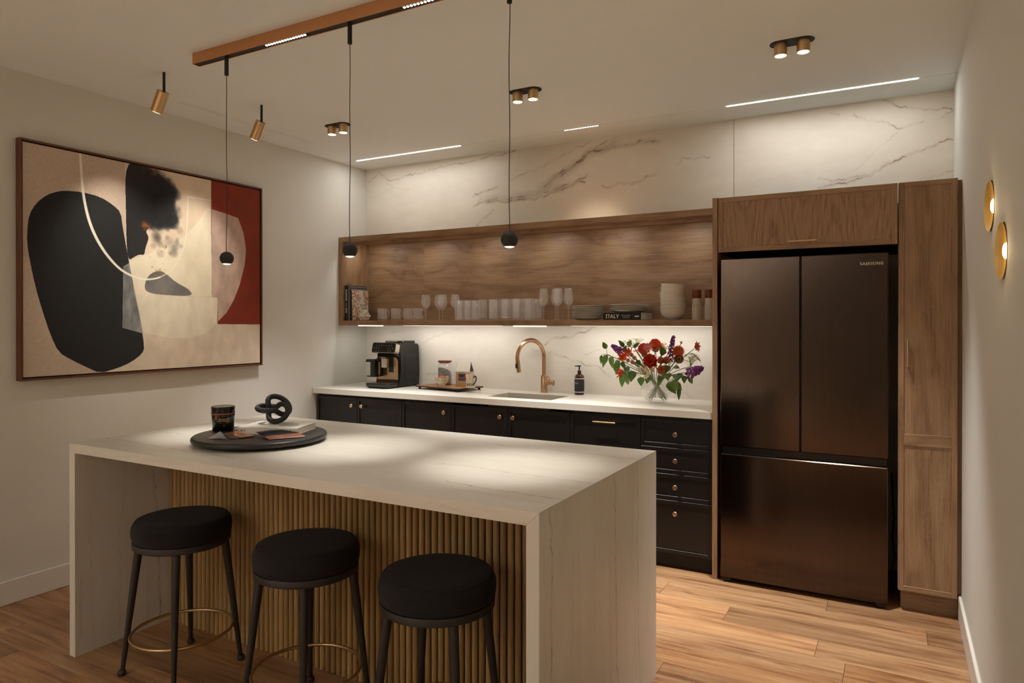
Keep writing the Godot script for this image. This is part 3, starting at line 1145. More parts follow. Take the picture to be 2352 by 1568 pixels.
	dot.lathe([Vector2(0.0, -0.004), Vector2(0.0035, -0.003), Vector2(0.0058, 0.0)], 12, 70.0)
	dm = dot.mesh()
	for s in [[0.479, 0.739], [1.254, 1.514], [1.95, 2.21]]:
		bm = MB.new()
		bm.span(Vector3(s[0], -0.0505, -0.0165), Vector3(s[1], -0.047, 0.0165))
		var mo := obj(bm, "led_module", M.black_matte, bar)
		for i in 15:
			obj(dm, "led", M.led, mo, Vector3(s[0] + 0.012 + i * (s[1] - s[0] - 0.024) / 14.0, -0.0505, 0.004))
		for i in 2:
			spot(bar, Vector3(lerpf(s[0], s[1], 0.25 + 0.5 * i), -0.06, 0), Vector3(0, -1, 0), 0.05, 40.0, 0.03, LEDC, 0.9)
	# three pendants on the bar
	var pn := ["small black ball pendant hanging above the black tray", "small black ball pendant hanging between the other two", "small black ball pendant hanging above the fridge end of the island"]
	var px := [1.205, 1.965, 2.726]
	for k in 3:
		var t := thing("ball_pendant", pn[k], "pendant", Vector3(px[k], H - 0.05, 2.371), 0.0, "ball pendants above the island")
		var mb := MB.new()
		mb.lathe([Vector2(0.0, -0.088), Vector2(0.0085, -0.088), Vector2(0.0095, -0.086), Vector2(0.0095, 0.0)], 20)
		obj(mb, "stem", M.black_metal, t)
		var path := PackedVector3Array()
		for i in 25:
			var a := i / 24.0
			path.append(Vector3(0.0022 * sin(a * 11.0 + k), -0.088 - a * 0.83, 0.0018 * sin(a * 8.0 + 2.0 * k)))
		mb = MB.new()
		mb.tube(path, 0.0016, 6)
		obj(mb, "cord", M.cable, t)
		mb = MB.new()
		var pr := []
		for i in 19:
			var a := -PI / 2 + PI * i / 18.0
			if a < -0.95:
				continue
			pr.append(Vector2(cos(a) * 0.0315 if i < 18 else 0.0, sin(a) * 0.0315))
		mb.lathe(pr, 32, 70.0)
		obj(mb, "ball", M.black_matte, t, Vector3(0, -0.945, 0))
		mb = MB.new()
		mb.lathe([Vector2(0.0, -0.030), Vector2(0.010, -0.029), Vector2(0.0178, -0.0262)], 24, 70.0)
		obj(mb, "lens", M.led, t, Vector3(0, -0.945, 0))
		spot(t, Vector3(0, -0.945 - 0.033, 0), Vector3(0, -1, 0), 0.42, 30.0, 0.018, Color(1.0, 0.985, 0.95), 1.0)
	# two adjustable spots aimed at the picture
	var sn := ["brass spotlight on a black stem, farther from the back wall, aimed at the picture", "brass spotlight on a black stem, towards the back wall, aimed at the picture"]
	var sp := [Vector3(0.632, H, 2.297), Vector3(0.640, H, 1.672)]
	for k in 2:
		var t := thing("picture_spotlight", sn[k], "spotlight", sp[k], 0.0, "spotlights aimed at the picture")
		var mb := MB.new()
		mb.lathe([Vector2(0.0, -0.112), Vector2(0.007, -0.112), Vector2(0.007, 0.0)], 16)
		obj(mb, "stem", M.black_metal, t)
		mb = MB.new()
		mb.lathe([Vector2(0.0, -0.112), Vector2(0.029, -0.112), Vector2(0.0300, -0.111), Vector2(0.0300, -0.001), Vector2(0.029, 0.0), Vector2(0.0, 0.0)], 36)
		var tilt := deg_to_rad(-31.0)
		var hd := obj(mb, "head", M.brass_soft, t, Vector3(-0.004, -0.098, 0), Vector3(0, 0, tilt))
		mb = MB.new()
		mb.lathe([Vector2(0.0, -0.1145), Vector2(0.024, -0.1135), Vector2(0.0255, -0.112)], 28, 70.0)
		obj(mb, "lens", M.lens, hd)
		var dir := Vector3(sin(tilt), -cos(tilt), 0)
		spot(t, Vector3(-0.004, -0.098, 0) + dir * 0.122, dir + Vector3(0, 0.12, -0.12 if k == 0 else 0.05), 0.52, 30.0, 0.02, Color(1.0, 0.97, 0.91), 1.0)

# ---------------------------------------------------------------- cabinetry
# a framed door or drawer front: the recessed panel is the part, its frame a sub-part
func front(parent: Node3D, called: String, x0: float, x1: float, y0: float, y1: float, z: float, fw: float, mp: Material, mf: Material, gp := 1, rec := 0.007) -> MeshInstance3D:
	var mb := MB.new()
	mb.span(Vector3(x0 + fw - 0.004, y0 + fw - 0.004, z - 0.02), Vector3(x1 - fw + 0.004, y1 - fw + 0.004, z - rec), 0.0, gp)
	var d := obj(mb, called, mp, parent)
	mb = MB.new()
	mb.uvo = Vector2(0.31, 0.17)
	mb.span(Vector3(x0, y0, z - 0.02), Vector3(x0 + fw, y1, z), 0.0012, 1)
	mb.span(Vector3(x1 - fw, y0, z - 0.02), Vector3(x1, y1, z), 0.0012, 1)
	mb.uvo = Vector2(0.77, 0.43)
	mb.span(Vector3(x0 + fw, y0, z - 0.02), Vector3(x1 - fw, y0 + fw, z), 0.0012, 0)
	mb.span(Vector3(x0 + fw, y1 - fw, z - 0.02), Vector3(x1 - fw, y1, z), 0.0012, 0)
	obj(mb, "frame", mf, d)
	return d

var knob_mesh: ArrayMesh

func knob(door: Node3D, x: float, y: float, z: float) -> void:
	if knob_mesh == null:
		var mb := MB.new()
		mb.lathe([Vector2(0.005, 0.0), Vector2(0.005, 0.014), Vector2(0.0125, 0.015), Vector2(0.0138, 0.017), Vector2(0.0138, 0.026), Vector2(0.0125, 0.0275), Vector2(0.011, 0.0275), Vector2(0.0105, 0.0268), Vector2(0.0, 0.0268)], 24)
		knob_mesh = mb.mesh()
	obj(knob_mesh, "knob", M.brass, door, Vector3(x, y, z), Vector3(PI / 2, 0, 0))

func bar_handle(door: Node3D, a: Vector3, b: Vector3) -> void:
	var mb := MB.new()
	var dir := (b - a).normalized()
	mb.tube(PackedVector3Array([a, a + dir * 0.001, b - dir * 0.001, b]), [0.0035, 0.0045, 0.0045, 0.0035], 12)
	for p in [a + dir * 0.015, b - dir * 0.015]:
		mb.tube(PackedVector3Array([p - Vector3(0, 0, 0.026), p]), 0.0035, 8)
	obj(mb, "handle", M.brass, door)

func wall_shelf() -> void:
	var t := thing("open_shelf_unit", "long oak open shelf box on the stone wall holding glasses and books", "shelf", Vector3.ZERO)
	var x1 := 3.0535
	var mb := MB.new()
	mb.uvo = Vector2(0.1, 0.2)
	mb.span(Vector3(0.001, 1.41, 0.001), Vector3(x1, 1.449, 0.334), 0.001, 0)
	obj(mb, "bottom_board", M.oak, t)
	mb = MB.new()
	mb.uvo = Vector2(0.5, 0.4)
	mb.span(Vector3(0.001, 2.083, 0.001), Vector3(x1, 2.121, 0.334), 0.001, 0)
	obj(mb, "top_board", M.oak, t)
	mb = MB.new()
	mb.span(Vector3(0.001, 1.449, 0.001), Vector3(0.043, 2.083, 0.334), 0.001, 1)
	obj(mb, "side_board", M.oak, t)
	mb = MB.new()
	mb.uvo = Vector2(0.2, 0.3)
	mb.span(Vector3(0.043, 1.449, 0.001), Vector3(0.62, 2.083, 0.019), 0.0, 0)
	obj(mb, "back_panel", M.oak, t)
	mb = MB.new()
	mb.uvo = Vector2(0.65, 0.11)
	mb.span(Vector3(0.621, 1.449, 0.001), Vector3(x1, 2.083, 0.019), 0.0, 0)
	obj(mb, "back_panel", M.oak, t)
	mb = MB.new()
	mb.uvo = Vector2(0.0, 0.07)
	mb.span(Vector3(0.043, 2.058, 0.246), Vector3(x1, 2.083, 0.262), 0.001, 0)
	obj(mb, "light_rail", M.oak, t)
	# light profile under the top board, with a dotted grille
	mb = MB.new()
	mb.span(Vector3(0.08, 2.077, 0.225), Vector3(x1 - 0.03, 2.083, 0.243))
	var pf := obj(mb, "light_profile", M.black_matte, t)
	var dot := MB.new()
	dot.lathe([Vector2(0.0, -0.002), Vector2(0.004, -0.0012), Vector2(0.005, 0.0)], 10, 70.0)
	var dm := dot.mesh()
	for k in 6:
		for i in 10:
			obj(dm, "led", M.led, pf, Vector3(0.14 + k * 0.52 + i * 0.014, 2.077, 0.234))
	for k in 6:
		strip_light(t, Vector3(0.203 + k * 0.52, 2.072, 0.234), Vector3(0, -1, -0.12), Vector2(0.14, 0.012), 0.04, WARM)
	# light bars below the bottom board
	for s in [[0.175, 0.42, 0.0055], [0.55, 1.45, 0.001], [1.595, 1.85, 0.0055], [2.00, 2.95, 0.001]]:
		mb = MB.new()
		var zz := 0.285 if s[2] > 0.002 else 0.19
		mb.span(Vector3(s[0], 1.410 - s[2], zz), Vector3(s[1], 1.410, zz + 0.012), 0.0003)
		obj(mb, "light_bar", M.led_strip, t)
		strip_light(t, Vector3((s[0] + s[1]) / 2, 1.408 - s[2], zz + 0.006), Vector3(0, -1, -0.25), Vector2(s[1] - s[0], 0.012), 0.14 * (s[1] - s[0]))

func base_cabinets() -> void:
	# worktop with a cut-out for the sink
	var t := thing("worktop", "cream veined stone worktop along the back wall", "worktop")
	var mb := MB.new()
	var x1 := 3.0535
	mb.uvo = Vector2(0.4, 0.3)
	mb.span(Vector3(0.001, 0.888, 0.001), Vector3(1.50, CT, 0.62), 0.0, 0)
	mb.span(Vector3(1.985, 0.888, 0.001), Vector3(x1, CT, 0.62), 0.0, 0)
	mb.span(Vector3(1.50, 0.888, 0.001), Vector3(1.985, CT, 0.20), 0.0, 0)
	mb.span(Vector3(1.50, 0.888, 0.495), Vector3(1.985, CT, 0.62), 0.0, 0)
	obj(mb, "slab", M.slab, t)
	# units: [x0, x1, label]
	var lab := ["double-door black base cabinet beside the picture wall", "single-door black base cabinet below the coffee tray", "double-door black base cabinet below the sink", "black dishwasher front with a long brass handle below the worktop", "black base cabinet with four brass-knobbed drawers beside the oak panel"]
	var us := [[0.022, 0.850], [0.850, 1.275], [1.275, 2.169], [2.169, 2.626], [2.626, 3.052]]
	for k in 5:
		var a: float = us[k][0]
		var b: float = us[k][1]
		var c := thing("base_cabinet" if k != 3 else "dishwasher", lab[k], "cabinet" if k != 3 else "dishwasher", Vector3.ZERO, 0.0, "black units below the worktop")
		mb = MB.new()
		mb.span(Vector3(a + 0.0015, 0.09, 0.02), Vector3(b - 0.0015, 0.887 if k != 2 else 0.66, 0.578))
		obj(mb, "carcass", M.toe, c)
		mb = MB.new()
		mb.span(Vector3(a + 0.0005, 0.0, 0.55), Vector3(b - 0.0005, 0.09, 0.565))
		obj(mb, "toe_kick", M.toe, c)
		var z := 0.60
		var g := 0.0018
		var y0 := 0.092
		var y1 := 0.868
		match k:
			0:
				var d := front(c, "door", a + g, 0.430 - g, y0, y1, z, 0.022, M.black_paint, M.black_paint)
				knob(d, 0.393, 0.812, z)
				d = front(c, "door", 0.430 + g, b - g, y0, y1, z, 0.022, M.black_paint, M.black_paint)
				knob(d, 0.489, 0.812, z)
			1:
				var d := front(c, "door", a + g, b - g, y0, y1, z, 0.022, M.black_paint, M.black_paint)
				knob(d, 1.226, 0.812, z)
			2:
				var d := front(c, "door", a + g, 1.721 - g, y0, y1, z, 0.022, M.black_paint, M.black_paint)
				knob(d, 1.672, 0.812, z)
				d = front(c, "door", 1.721 + g, b - g, y0, y1, z, 0.022, M.black_paint, M.black_paint)
				knob(d, 1.770, 0.812, z)
			3:
				var d := front(c, "door", a + g, b - g, y0, y1, z, 0.022, M.black_paint, M.black_paint)
				bar_handle(d, Vector3(2.332, 0.828, z + 0.026), Vector3(2.476, 0.828, z + 0.026))
			4:
				for r in [[0.708, y1, 0.785], [0.556, 0.704, 0.633], [0.403, 0.552, 0.481], [y0, 0.399, 0.329]]:
					var d := front(c, "drawer", a + g, b - g, r[0], r[1], z, 0.022, M.black_paint, M.black_paint)
					knob(d, 2.840, r[2], z)

func tall_cabinets() -> void:
	var mb := MB.new()
	mb.span(Vector3(3.0545, 0, 0.001), Vector3(3.0817, 2.127, 0.636), 0.001, 1)
	var p := obj(mb, "oak_divider", M.oak)
	tag(p, "tall narrow oak panel between the worktop and the refrigerator", "panel")
	# cabinet over the refrigerator
	var t := thing("overhead_cabinet", "wide oak cabinet with one framed front above the refrigerator", "cabinet")
	mb = MB.new()
	mb.span(Vector3(3.083, 1.824, 0.001), Vector3(3.9595, 2.124, 0.608), 0.0, 0)
	obj(mb, "carcass", M.toe, t)
	var d := front(t, "door", 3.0845, 3.9595, 1.823, 2.1255, 0.63, 0.026, M.oak_crown, M.oak, 1, 0.005)
	bar_handle(d, Vector3(3.455, 1.862, 0.652), Vector3(3.592, 1.862, 0.652))
	# pantry
	t = thing("pantry_cabinet", "tall narrow oak cabinet with framed door beside the refrigerator", "cabinet")
	mb = MB.new()
	mb.span(Vector3(3.9625, 0.105, 0.001), Vector3(4.211, 2.124, 0.608), 0.0, 1)
	obj(mb, "carcass", M.oak, t)
	mb = MB.new()
	mb.span(Vector3(3.975, 0.0, 0.03), Vector3(4.2165, 0.105, 0.565), 0.0, 0)
	obj(mb, "toe_kick", M.oak, t)
	var z := 0.63
	var x0 := 3.9645
	var x1 := 4.2125
	mb = MB.new()
	mb.uvo = Vector2(0.45, 0.22)
	mb.span(Vector3(x0 + 0.022, 0.127, z - 0.02), Vector3(x1 - 0.022, 2.104, z - 0.005), 0.0, 1)
	d = obj(mb, "door", M.oak, t)
	mb = MB.new()
	mb.span(Vector3(x0, 0.105, z - 0.02), Vector3(x0 + 0.024, 2.1255, z), 0.0012, 1)
	mb.uvo = Vector2(0.3, 0.36)
	mb.span(Vector3(x1 - 0.024, 0.105, z - 0.02), Vector3(x1, 2.1255, z), 0.0012, 1)
	for r in [[0.105, 0.130], [0.825, 0.883], [2.1015, 2.1255]]:
		mb.uvo += Vector2(0.2, 0.13)
		mb.span(Vector3(x0 + 0.024, r[0], z - 0.02), Vector3(x1 - 0.024, r[1], z), 0.0012, 0)
	obj(mb, "frame", M.oak, d)
	bar_handle(d, Vector3(4.003, 1.214, z + 0.022), Vector3(4.003, 1.348, z + 0.022))
	mb = MB.new()
	mb.span(Vector3(4.2135, 0.12, 0.001), Vector3(W - 0.001, 2.120, 0.600), 0.0, 1)
	var f := obj(mb, "filler_strip", M.oak)
	tag(f, "thin oak filler strip between the tall cabinet and the wall", "panel")

func fridge() -> void:
	var t := thing("refrigerator", "dark bronze steel refrigerator with two upper doors and a freezer drawer", "refrigerator")
	var z := 0.654
	var mb := MB.new()
	mb.span(Vector3(3.112, 0.03, 0.04), Vector3(3.912, 1.765, 0.585), 0.004)
	obj(mb, "body", M.fridge_side, t)
	for s in [[3.1033, 3.5115], [3.5165, 3.9204]]:
		mb = MB.new()
		mb.span(Vector3(s[0], 0.752, 0.590), Vector3(s[1], 1.782, z), 0.004, 0)
		obj(mb, "door", M.fridge, t)
	mb = MB.new()
	mb.span(Vector3(3.1033, 0.026, 0.590), Vector3(3.9204, 0.709, z), 0.004, 0)
	obj(mb, "freezer_drawer", M.fridge, t)
	mb = MB.new()
	mb.span(Vector3(3.108, 0.709, 0.585), Vector3(3.915, 0.752, 0.628), 0.002)
	obj(mb, "grip_recess", M.fridge_dark, t)
	mb = MB.new()
	mb.span(Vector3(3.508, 0.76, 0.586), Vector3(3.520, 1.775, 0.630))
	obj(mb, "centre_seal", M.fridge_dark, t)
	for x in [3.14, 3.80]:
		mb = MB.new()
		mb.span(Vector3(x, 1.765, 0.50), Vector3(x + 0.08, 1.785, 0.588), 0.003)
		obj(mb, "hinge_cover", M.fridge_dark, t)
	var lt := obj(letters("SAMSUNG", 0.0145, 0.0012, font("Droid Sans", 700), 0.0, 1.08), "lettering", M.steel, t, Vector3(3.846, 1.7285, z + 0.0006))
	lt.set_meta("label", "brushed metal letters SAMSUNG")
	for x in [3.135, 3.888]:
		mb = MB.new()
		mb.box(Vector3(0, 0.022, 0), Vector3(0.045, 0.016, 0.05), 0.003)
		mb.xf = Transform3D(Basis(Vector3(0, 0, 1), PI / 2), Vector3(0.018, 0.014, 0.008))
		mb.lathe([Vector2(0, 0), Vector2(0.012, 0), Vector2(0.014, 0.003), Vector2(0.014, 0.031), Vector2(0.012, 0.034), Vector2(0, 0.034)], 20)
		obj(mb, "roller_foot", M.black_plastic, t, Vector3(x, 0.0, 0.622))
	# its cable hanging in the gap to the tall cabinet
	mb = MB.new()
	mb.tube(spline(PackedVector3Array([Vector3(3.934, 0.62, 0.30), Vector3(3.940, 0.50, 0.42), Vector3(3.946, 0.42, 0.50), Vector3(3.938, 0.32, 0.46), Vector3(3.948, 0.24, 0.53), Vector3(3.940, 0.17, 0.50), Vector3(3.946, 0.08, 0.46), Vector3(3.942, 0.012, 0.40)]), 8), 0.005, 8)
	obj(mb, "power_cable", M.cable, t)

func island() -> void:
	var t := thing("kitchen_island", "cream veined stone island with waterfall ends and a fluted oak back", "island")
	var x0 := 0.8442
	var x1 := 3.1068
	var z0 := 1.8361
	var z1 := 2.8863
	var th := 0.040
	var mb := MB.new()
	mb.uvo = Vector2(0.2, 0.1)
	# mitred: the top ends on the diagonals of the corners
	var top := PackedVector2Array([Vector2(x0, IH), Vector2(x1, IH), Vector2(x1 - th, IH - th), Vector2(x0 + th, IH - th)])
	slab_prism(mb, top, z0, z1, 0)
	obj(mb, "top", M.slab, t)
	for s in [0, 1]:
		mb = MB.new()
		mb.uvo = Vector2(0.75 - 0.4 * s, 0.33 + 0.2 * s)
		var g := 0.0007
		var pl := PackedVector2Array([Vector2(x0, 0), Vector2(x0 + th, 0), Vector2(x0 + th, IH - th - g), Vector2(x0, IH - g)]) if s == 0 else PackedVector2Array([Vector2(x1 - th, 0), Vector2(x1, 0), Vector2(x1, IH - g), Vector2(x1 - th, IH - th - g)])
		slab_prism(mb, pl, z0, z1, 1)
		obj(mb, "end_slab", M.slab_low, t)
	mb = MB.new()
	mb.span(Vector3(x0 + th + 0.001, 0.0, z0 + 0.03), Vector3(x1 - th - 0.001, IH - th - 0.001, 2.440))
	obj(mb, "carcass", M.toe, t)
	# half-round slats at 30 mm
	mb = MB.new()
	var pr := PackedVector2Array()
	for i in 9:
		var a := PI * i / 8.0
		pr.append(Vector2(cos(a) * 0.0112, sin(a) * 0.0150))
	var k := pr.size()
	for i in k - 1:
		var a := pr[i]
		var b := pr[i + 1]
		var na := Vector3(a.x / 0.0112, 0, a.y / 0.015).normalized()
		var nb := Vector3(b.x / 0.0112, 0, b.y / 0.015).normalized()
		var y1 := IH - th - 0.002
		var i0 := mb.vert(Vector3(a.x, 0.001, a.y), na, Vector2(0.0, a.x))
		var i1 := mb.vert(Vector3(b.x, 0.001, b.y), nb, Vector2(0.0, b.x))
		var i2 := mb.vert(Vector3(b.x, y1, b.y), nb, Vector2(y1, b.x))
		var i3 := mb.vert(Vector3(a.x, y1, a.y), na, Vector2(y1, a.x))
		mb.tri_i(i0, i2, i1)
		mb.tri_i(i0, i3, i2)
	var sm := mb.mesh()
	var n := int((x1 - x0 - 2 * th) / 0.0297)
	rng.seed = 8
	for i in n:
		var o := obj(sm, "slat", M["slat%d" % (rng.randi() % 3)], t, Vector3(x0 + th + 0.016 + i * 0.0297, 0, 2.4405))

func slab_prism(mb: MB, p: PackedVector2Array, z0: float, z1: float, g: int) -> void:
	var k := p.size()
	var uv := func(a: Vector3, axis: int) -> Vector2: return mb.uv_of(a, axis, g)
	var ctr := Vector3()
	for q in p:
		ctr += Vector3(q.x, q.y, (z0 + z1) / 2) / k
	for z in [z0, z1]:
		var c := []
		for q in p:
			c.append(Vector3(q.x, q.y, z))
		mb.quad(c[0], c[1], c[2], c[3], Vector3(0, 0, z - ctr.z), [uv.call(c[0], 2), uv.call(c[1], 2), uv.call(c[2], 2), uv.call(c[3], 2)])
	for i in k:
		var a := p[i]
		var b := p[(i + 1) % k]
		var axis := 1 if absf(a.y - b.y) < absf(a.x - b.x) else 0
		var c := [Vector3(a.x, a.y, z0), Vector3(b.x, b.y, z0), Vector3(b.x, b.y, z1), Vector3(a.x, a.y, z1)]
		var mid := Vector3((a.x + b.x) / 2, (a.y + b.y) / 2, ctr.z)
		mb.quad(c[0], c[1], c[2], c[3], mid - ctr, [uv.call(c[0], axis), uv.call(c[1], axis), uv.call(c[2], axis), uv.call(c[3], axis)])

func stools() -> void:
	var at := [Vector3(1.36, 0, 2.715), Vector3(2.06, 0, 2.708), Vector3(2.655, 0, 2.722)]
	var turn := [0.02, -0.05, 0.12]
	var lab := ["round black velvet stool at the picture-wall end of the island", "round black velvet stool between the two others at the island", "round black velvet stool at the fridge end of the island"]
	var t := thing("counter_stool", lab[0], "stool", at[0], turn[0], "black stools at the island")
	var mb := MB.new()
	var pr := [Vector2(0.0, 0.546), Vector2(0.180, 0.546), Vector2(0.186, 0.551), Vector2(0.190, 0.565), Vector2(0.1915, 0.585), Vector2(0.1895, 0.603), Vector2(0.183, 0.617), Vector2(0.172, 0.626), Vector2(0.150, 0.629), Vector2(0.110, 0.631), Vector2(0.05, 0.632), Vector2(0.0, 0.632)]
	mb.lathe(pr, 56, 60.0)
	var cu := obj(mb, "cushion", M.velvet, t)
	mb = MB.new()
	var seam := PackedVector3Array()
	for i in 56:
		seam.append(Vector3(cos(TAU * i / 56.0) * 0.1755, 0.6235, sin(TAU * i / 56.0) * 0.1755))
	mb.tube(seam, 0.0022, 6, true)
	obj(mb, "piping", M.velvet, cu)
	mb = MB.new()
	mb.lathe([Vector2(0.150, 0.520), Vector2(0.183, 0.520), Vector2(0.1865, 0.523), Vector2(0.1875, 0.543), Vector2(0.186, 0.546), Vector2(0.150, 0.546), Vector2(0.150, 0.520)], 56, 40.0)
	obj(mb, "seat_ring", M.stool, t)
	for sx in [-1, 1]:
		for sz in [-1, 1]:
			var b := MB.new()
			b.tube(PackedVector3Array([Vector3(0.114 * sx, 0.53, 0.114 * sz), Vector3(0.130 * sx, 0.35, 0.130 * sz), Vector3(0.1585 * sx, 0.018, 0.1585 * sz)]), [0.0165, 0.0145, 0.0088], 16)
			var lg := obj(b, "leg", M.stool, t)
			b = MB.new()
			b.lathe([Vector2(0.0, 0.0), Vector2(0.013, 0.0), Vector2(0.0152, 0.003), Vector2(0.0160, 0.009), Vector2(0.0145, 0.016), Vector2(0.0095, 0.022), Vector2(0.0, 0.023)], 18, 60.0, Vector3(0.160 * sx, 0, 0.160 * sz))
			obj(b, "foot", M.stool, lg)
	mb = MB.new()
	var ring := PackedVector3Array()
	for i in 64:
		ring.append(Vector3(cos(TAU * i / 64.0) * 0.194, 0.158, sin(TAU * i / 64.0) * 0.194))
	mb.tube(ring, 0.0065, 12, true)
	obj(mb, "foot_ring", M.brass_soft, t)
	for k in [1, 2]:
		copy(t, lab[k], at[k], turn[k])

func picture_on_wall() -> void:
	var t := thing("abstract_painting", "large abstract painting in a thin brown wooden frame on the wall", "painting")
	var z0 := 2.692
	var z1 := 1.141
	var y0 := 1.1325
	var y1 := 2.3795
	var fw := 0.011
	for s in [[Vector3(0.003, y0, z0 - fw), Vector3(0.042, y1, z0), 1], [Vector3(0.003, y0, z1), Vector3(0.042, y1, z1 + fw), 1], [Vector3(0.003, y0, z1 + fw), Vector3(0.042, y0 + fw, z0 - fw), 2], [Vector3(0.003, y1 - fw, z1 + fw), Vector3(0.042, y1, z0 - fw), 2]]:
		var mb := MB.new()
		mb.span(s[0], s[1], 0.001, s[2])
		obj(mb, "frame_bar", M.frame_wood, t)
	var bk := MB.new()
	bk.span(Vector3(0.001, y0 + 0.004, z1 + 0.004), Vector3(0.012, y1 - 0.004, z0 - 0.004))
	obj(bk, "backing", M.black_matte, t)
	var a := Vector3(0.034, y0 + 0.018, z0 - 0.018)
	var b := Vector3(0.034, y1 - 0.018, z1 + 0.018)
	var mb := MB.new()
	mb.quad(Vector3(0.034, a.y, a.z), Vector3(0.034, a.y, b.z), Vector3(0.034, b.y, b.z), Vector3(0.034, b.y, a.z), Vector3(1, 0, 0), [Vector2(0, 1), Vector2(1, 1), Vector2(1, 0), Vector2(0, 0)])
	var cv := obj(mb, "canvas", M.canvas, t)
	mb = MB.new()
	mb.span(Vector3(0.012, a.y, b.z), Vector3(0.0338, b.y, a.z))
	obj(mb, "stretcher", M.art_edge, cv)

# ---------------------------------------------------------------- smaller things
func round_rect(x0: float, x1: float, z0: float, z1: float, y: float, r: float, n := 5) -> PackedVector3Array:
	var out := PackedVector3Array()
	var cs := [[x1 - r, z1 - r, 0.0], [x0 + r, z1 - r, PI / 2], [x0 + r, z0 + r, PI], [x1 - r, z0 + r, PI * 1.5]]
	for c in cs:
		for i in n + 1:
			var a: float = c[2] + PI / 2 * i / n
			out.append(Vector3(c[0] + cos(a) * r, y, c[1] + sin(a) * r))
	return out

# a solid with a rounded rectangular plan; rows of [y, inset, corner radius], bottom first
func pillow_box(mb: MB, x0: float, x1: float, z0: float, z1: float, rows: Array, n := 5) -> void:
	var rings := []
	for r in rows:
		rings.append(round_rect(x0 + r[1], x1 - r[1], z0 + r[1], z1 - r[1], r[0], r[2], n))
	mb.loft(rings, true)
	for e in [0, rings.size() - 1]:
		var ring: PackedVector3Array = rings[e]
		var up := Vector3.DOWN if e == 0 else Vector3.UP
		var c := Vector3()
		for p in ring:
			c += p / ring.size()
		for i in ring.size():
			mb.tri(c, ring[i], ring[(i + 1) % ring.size()], up)

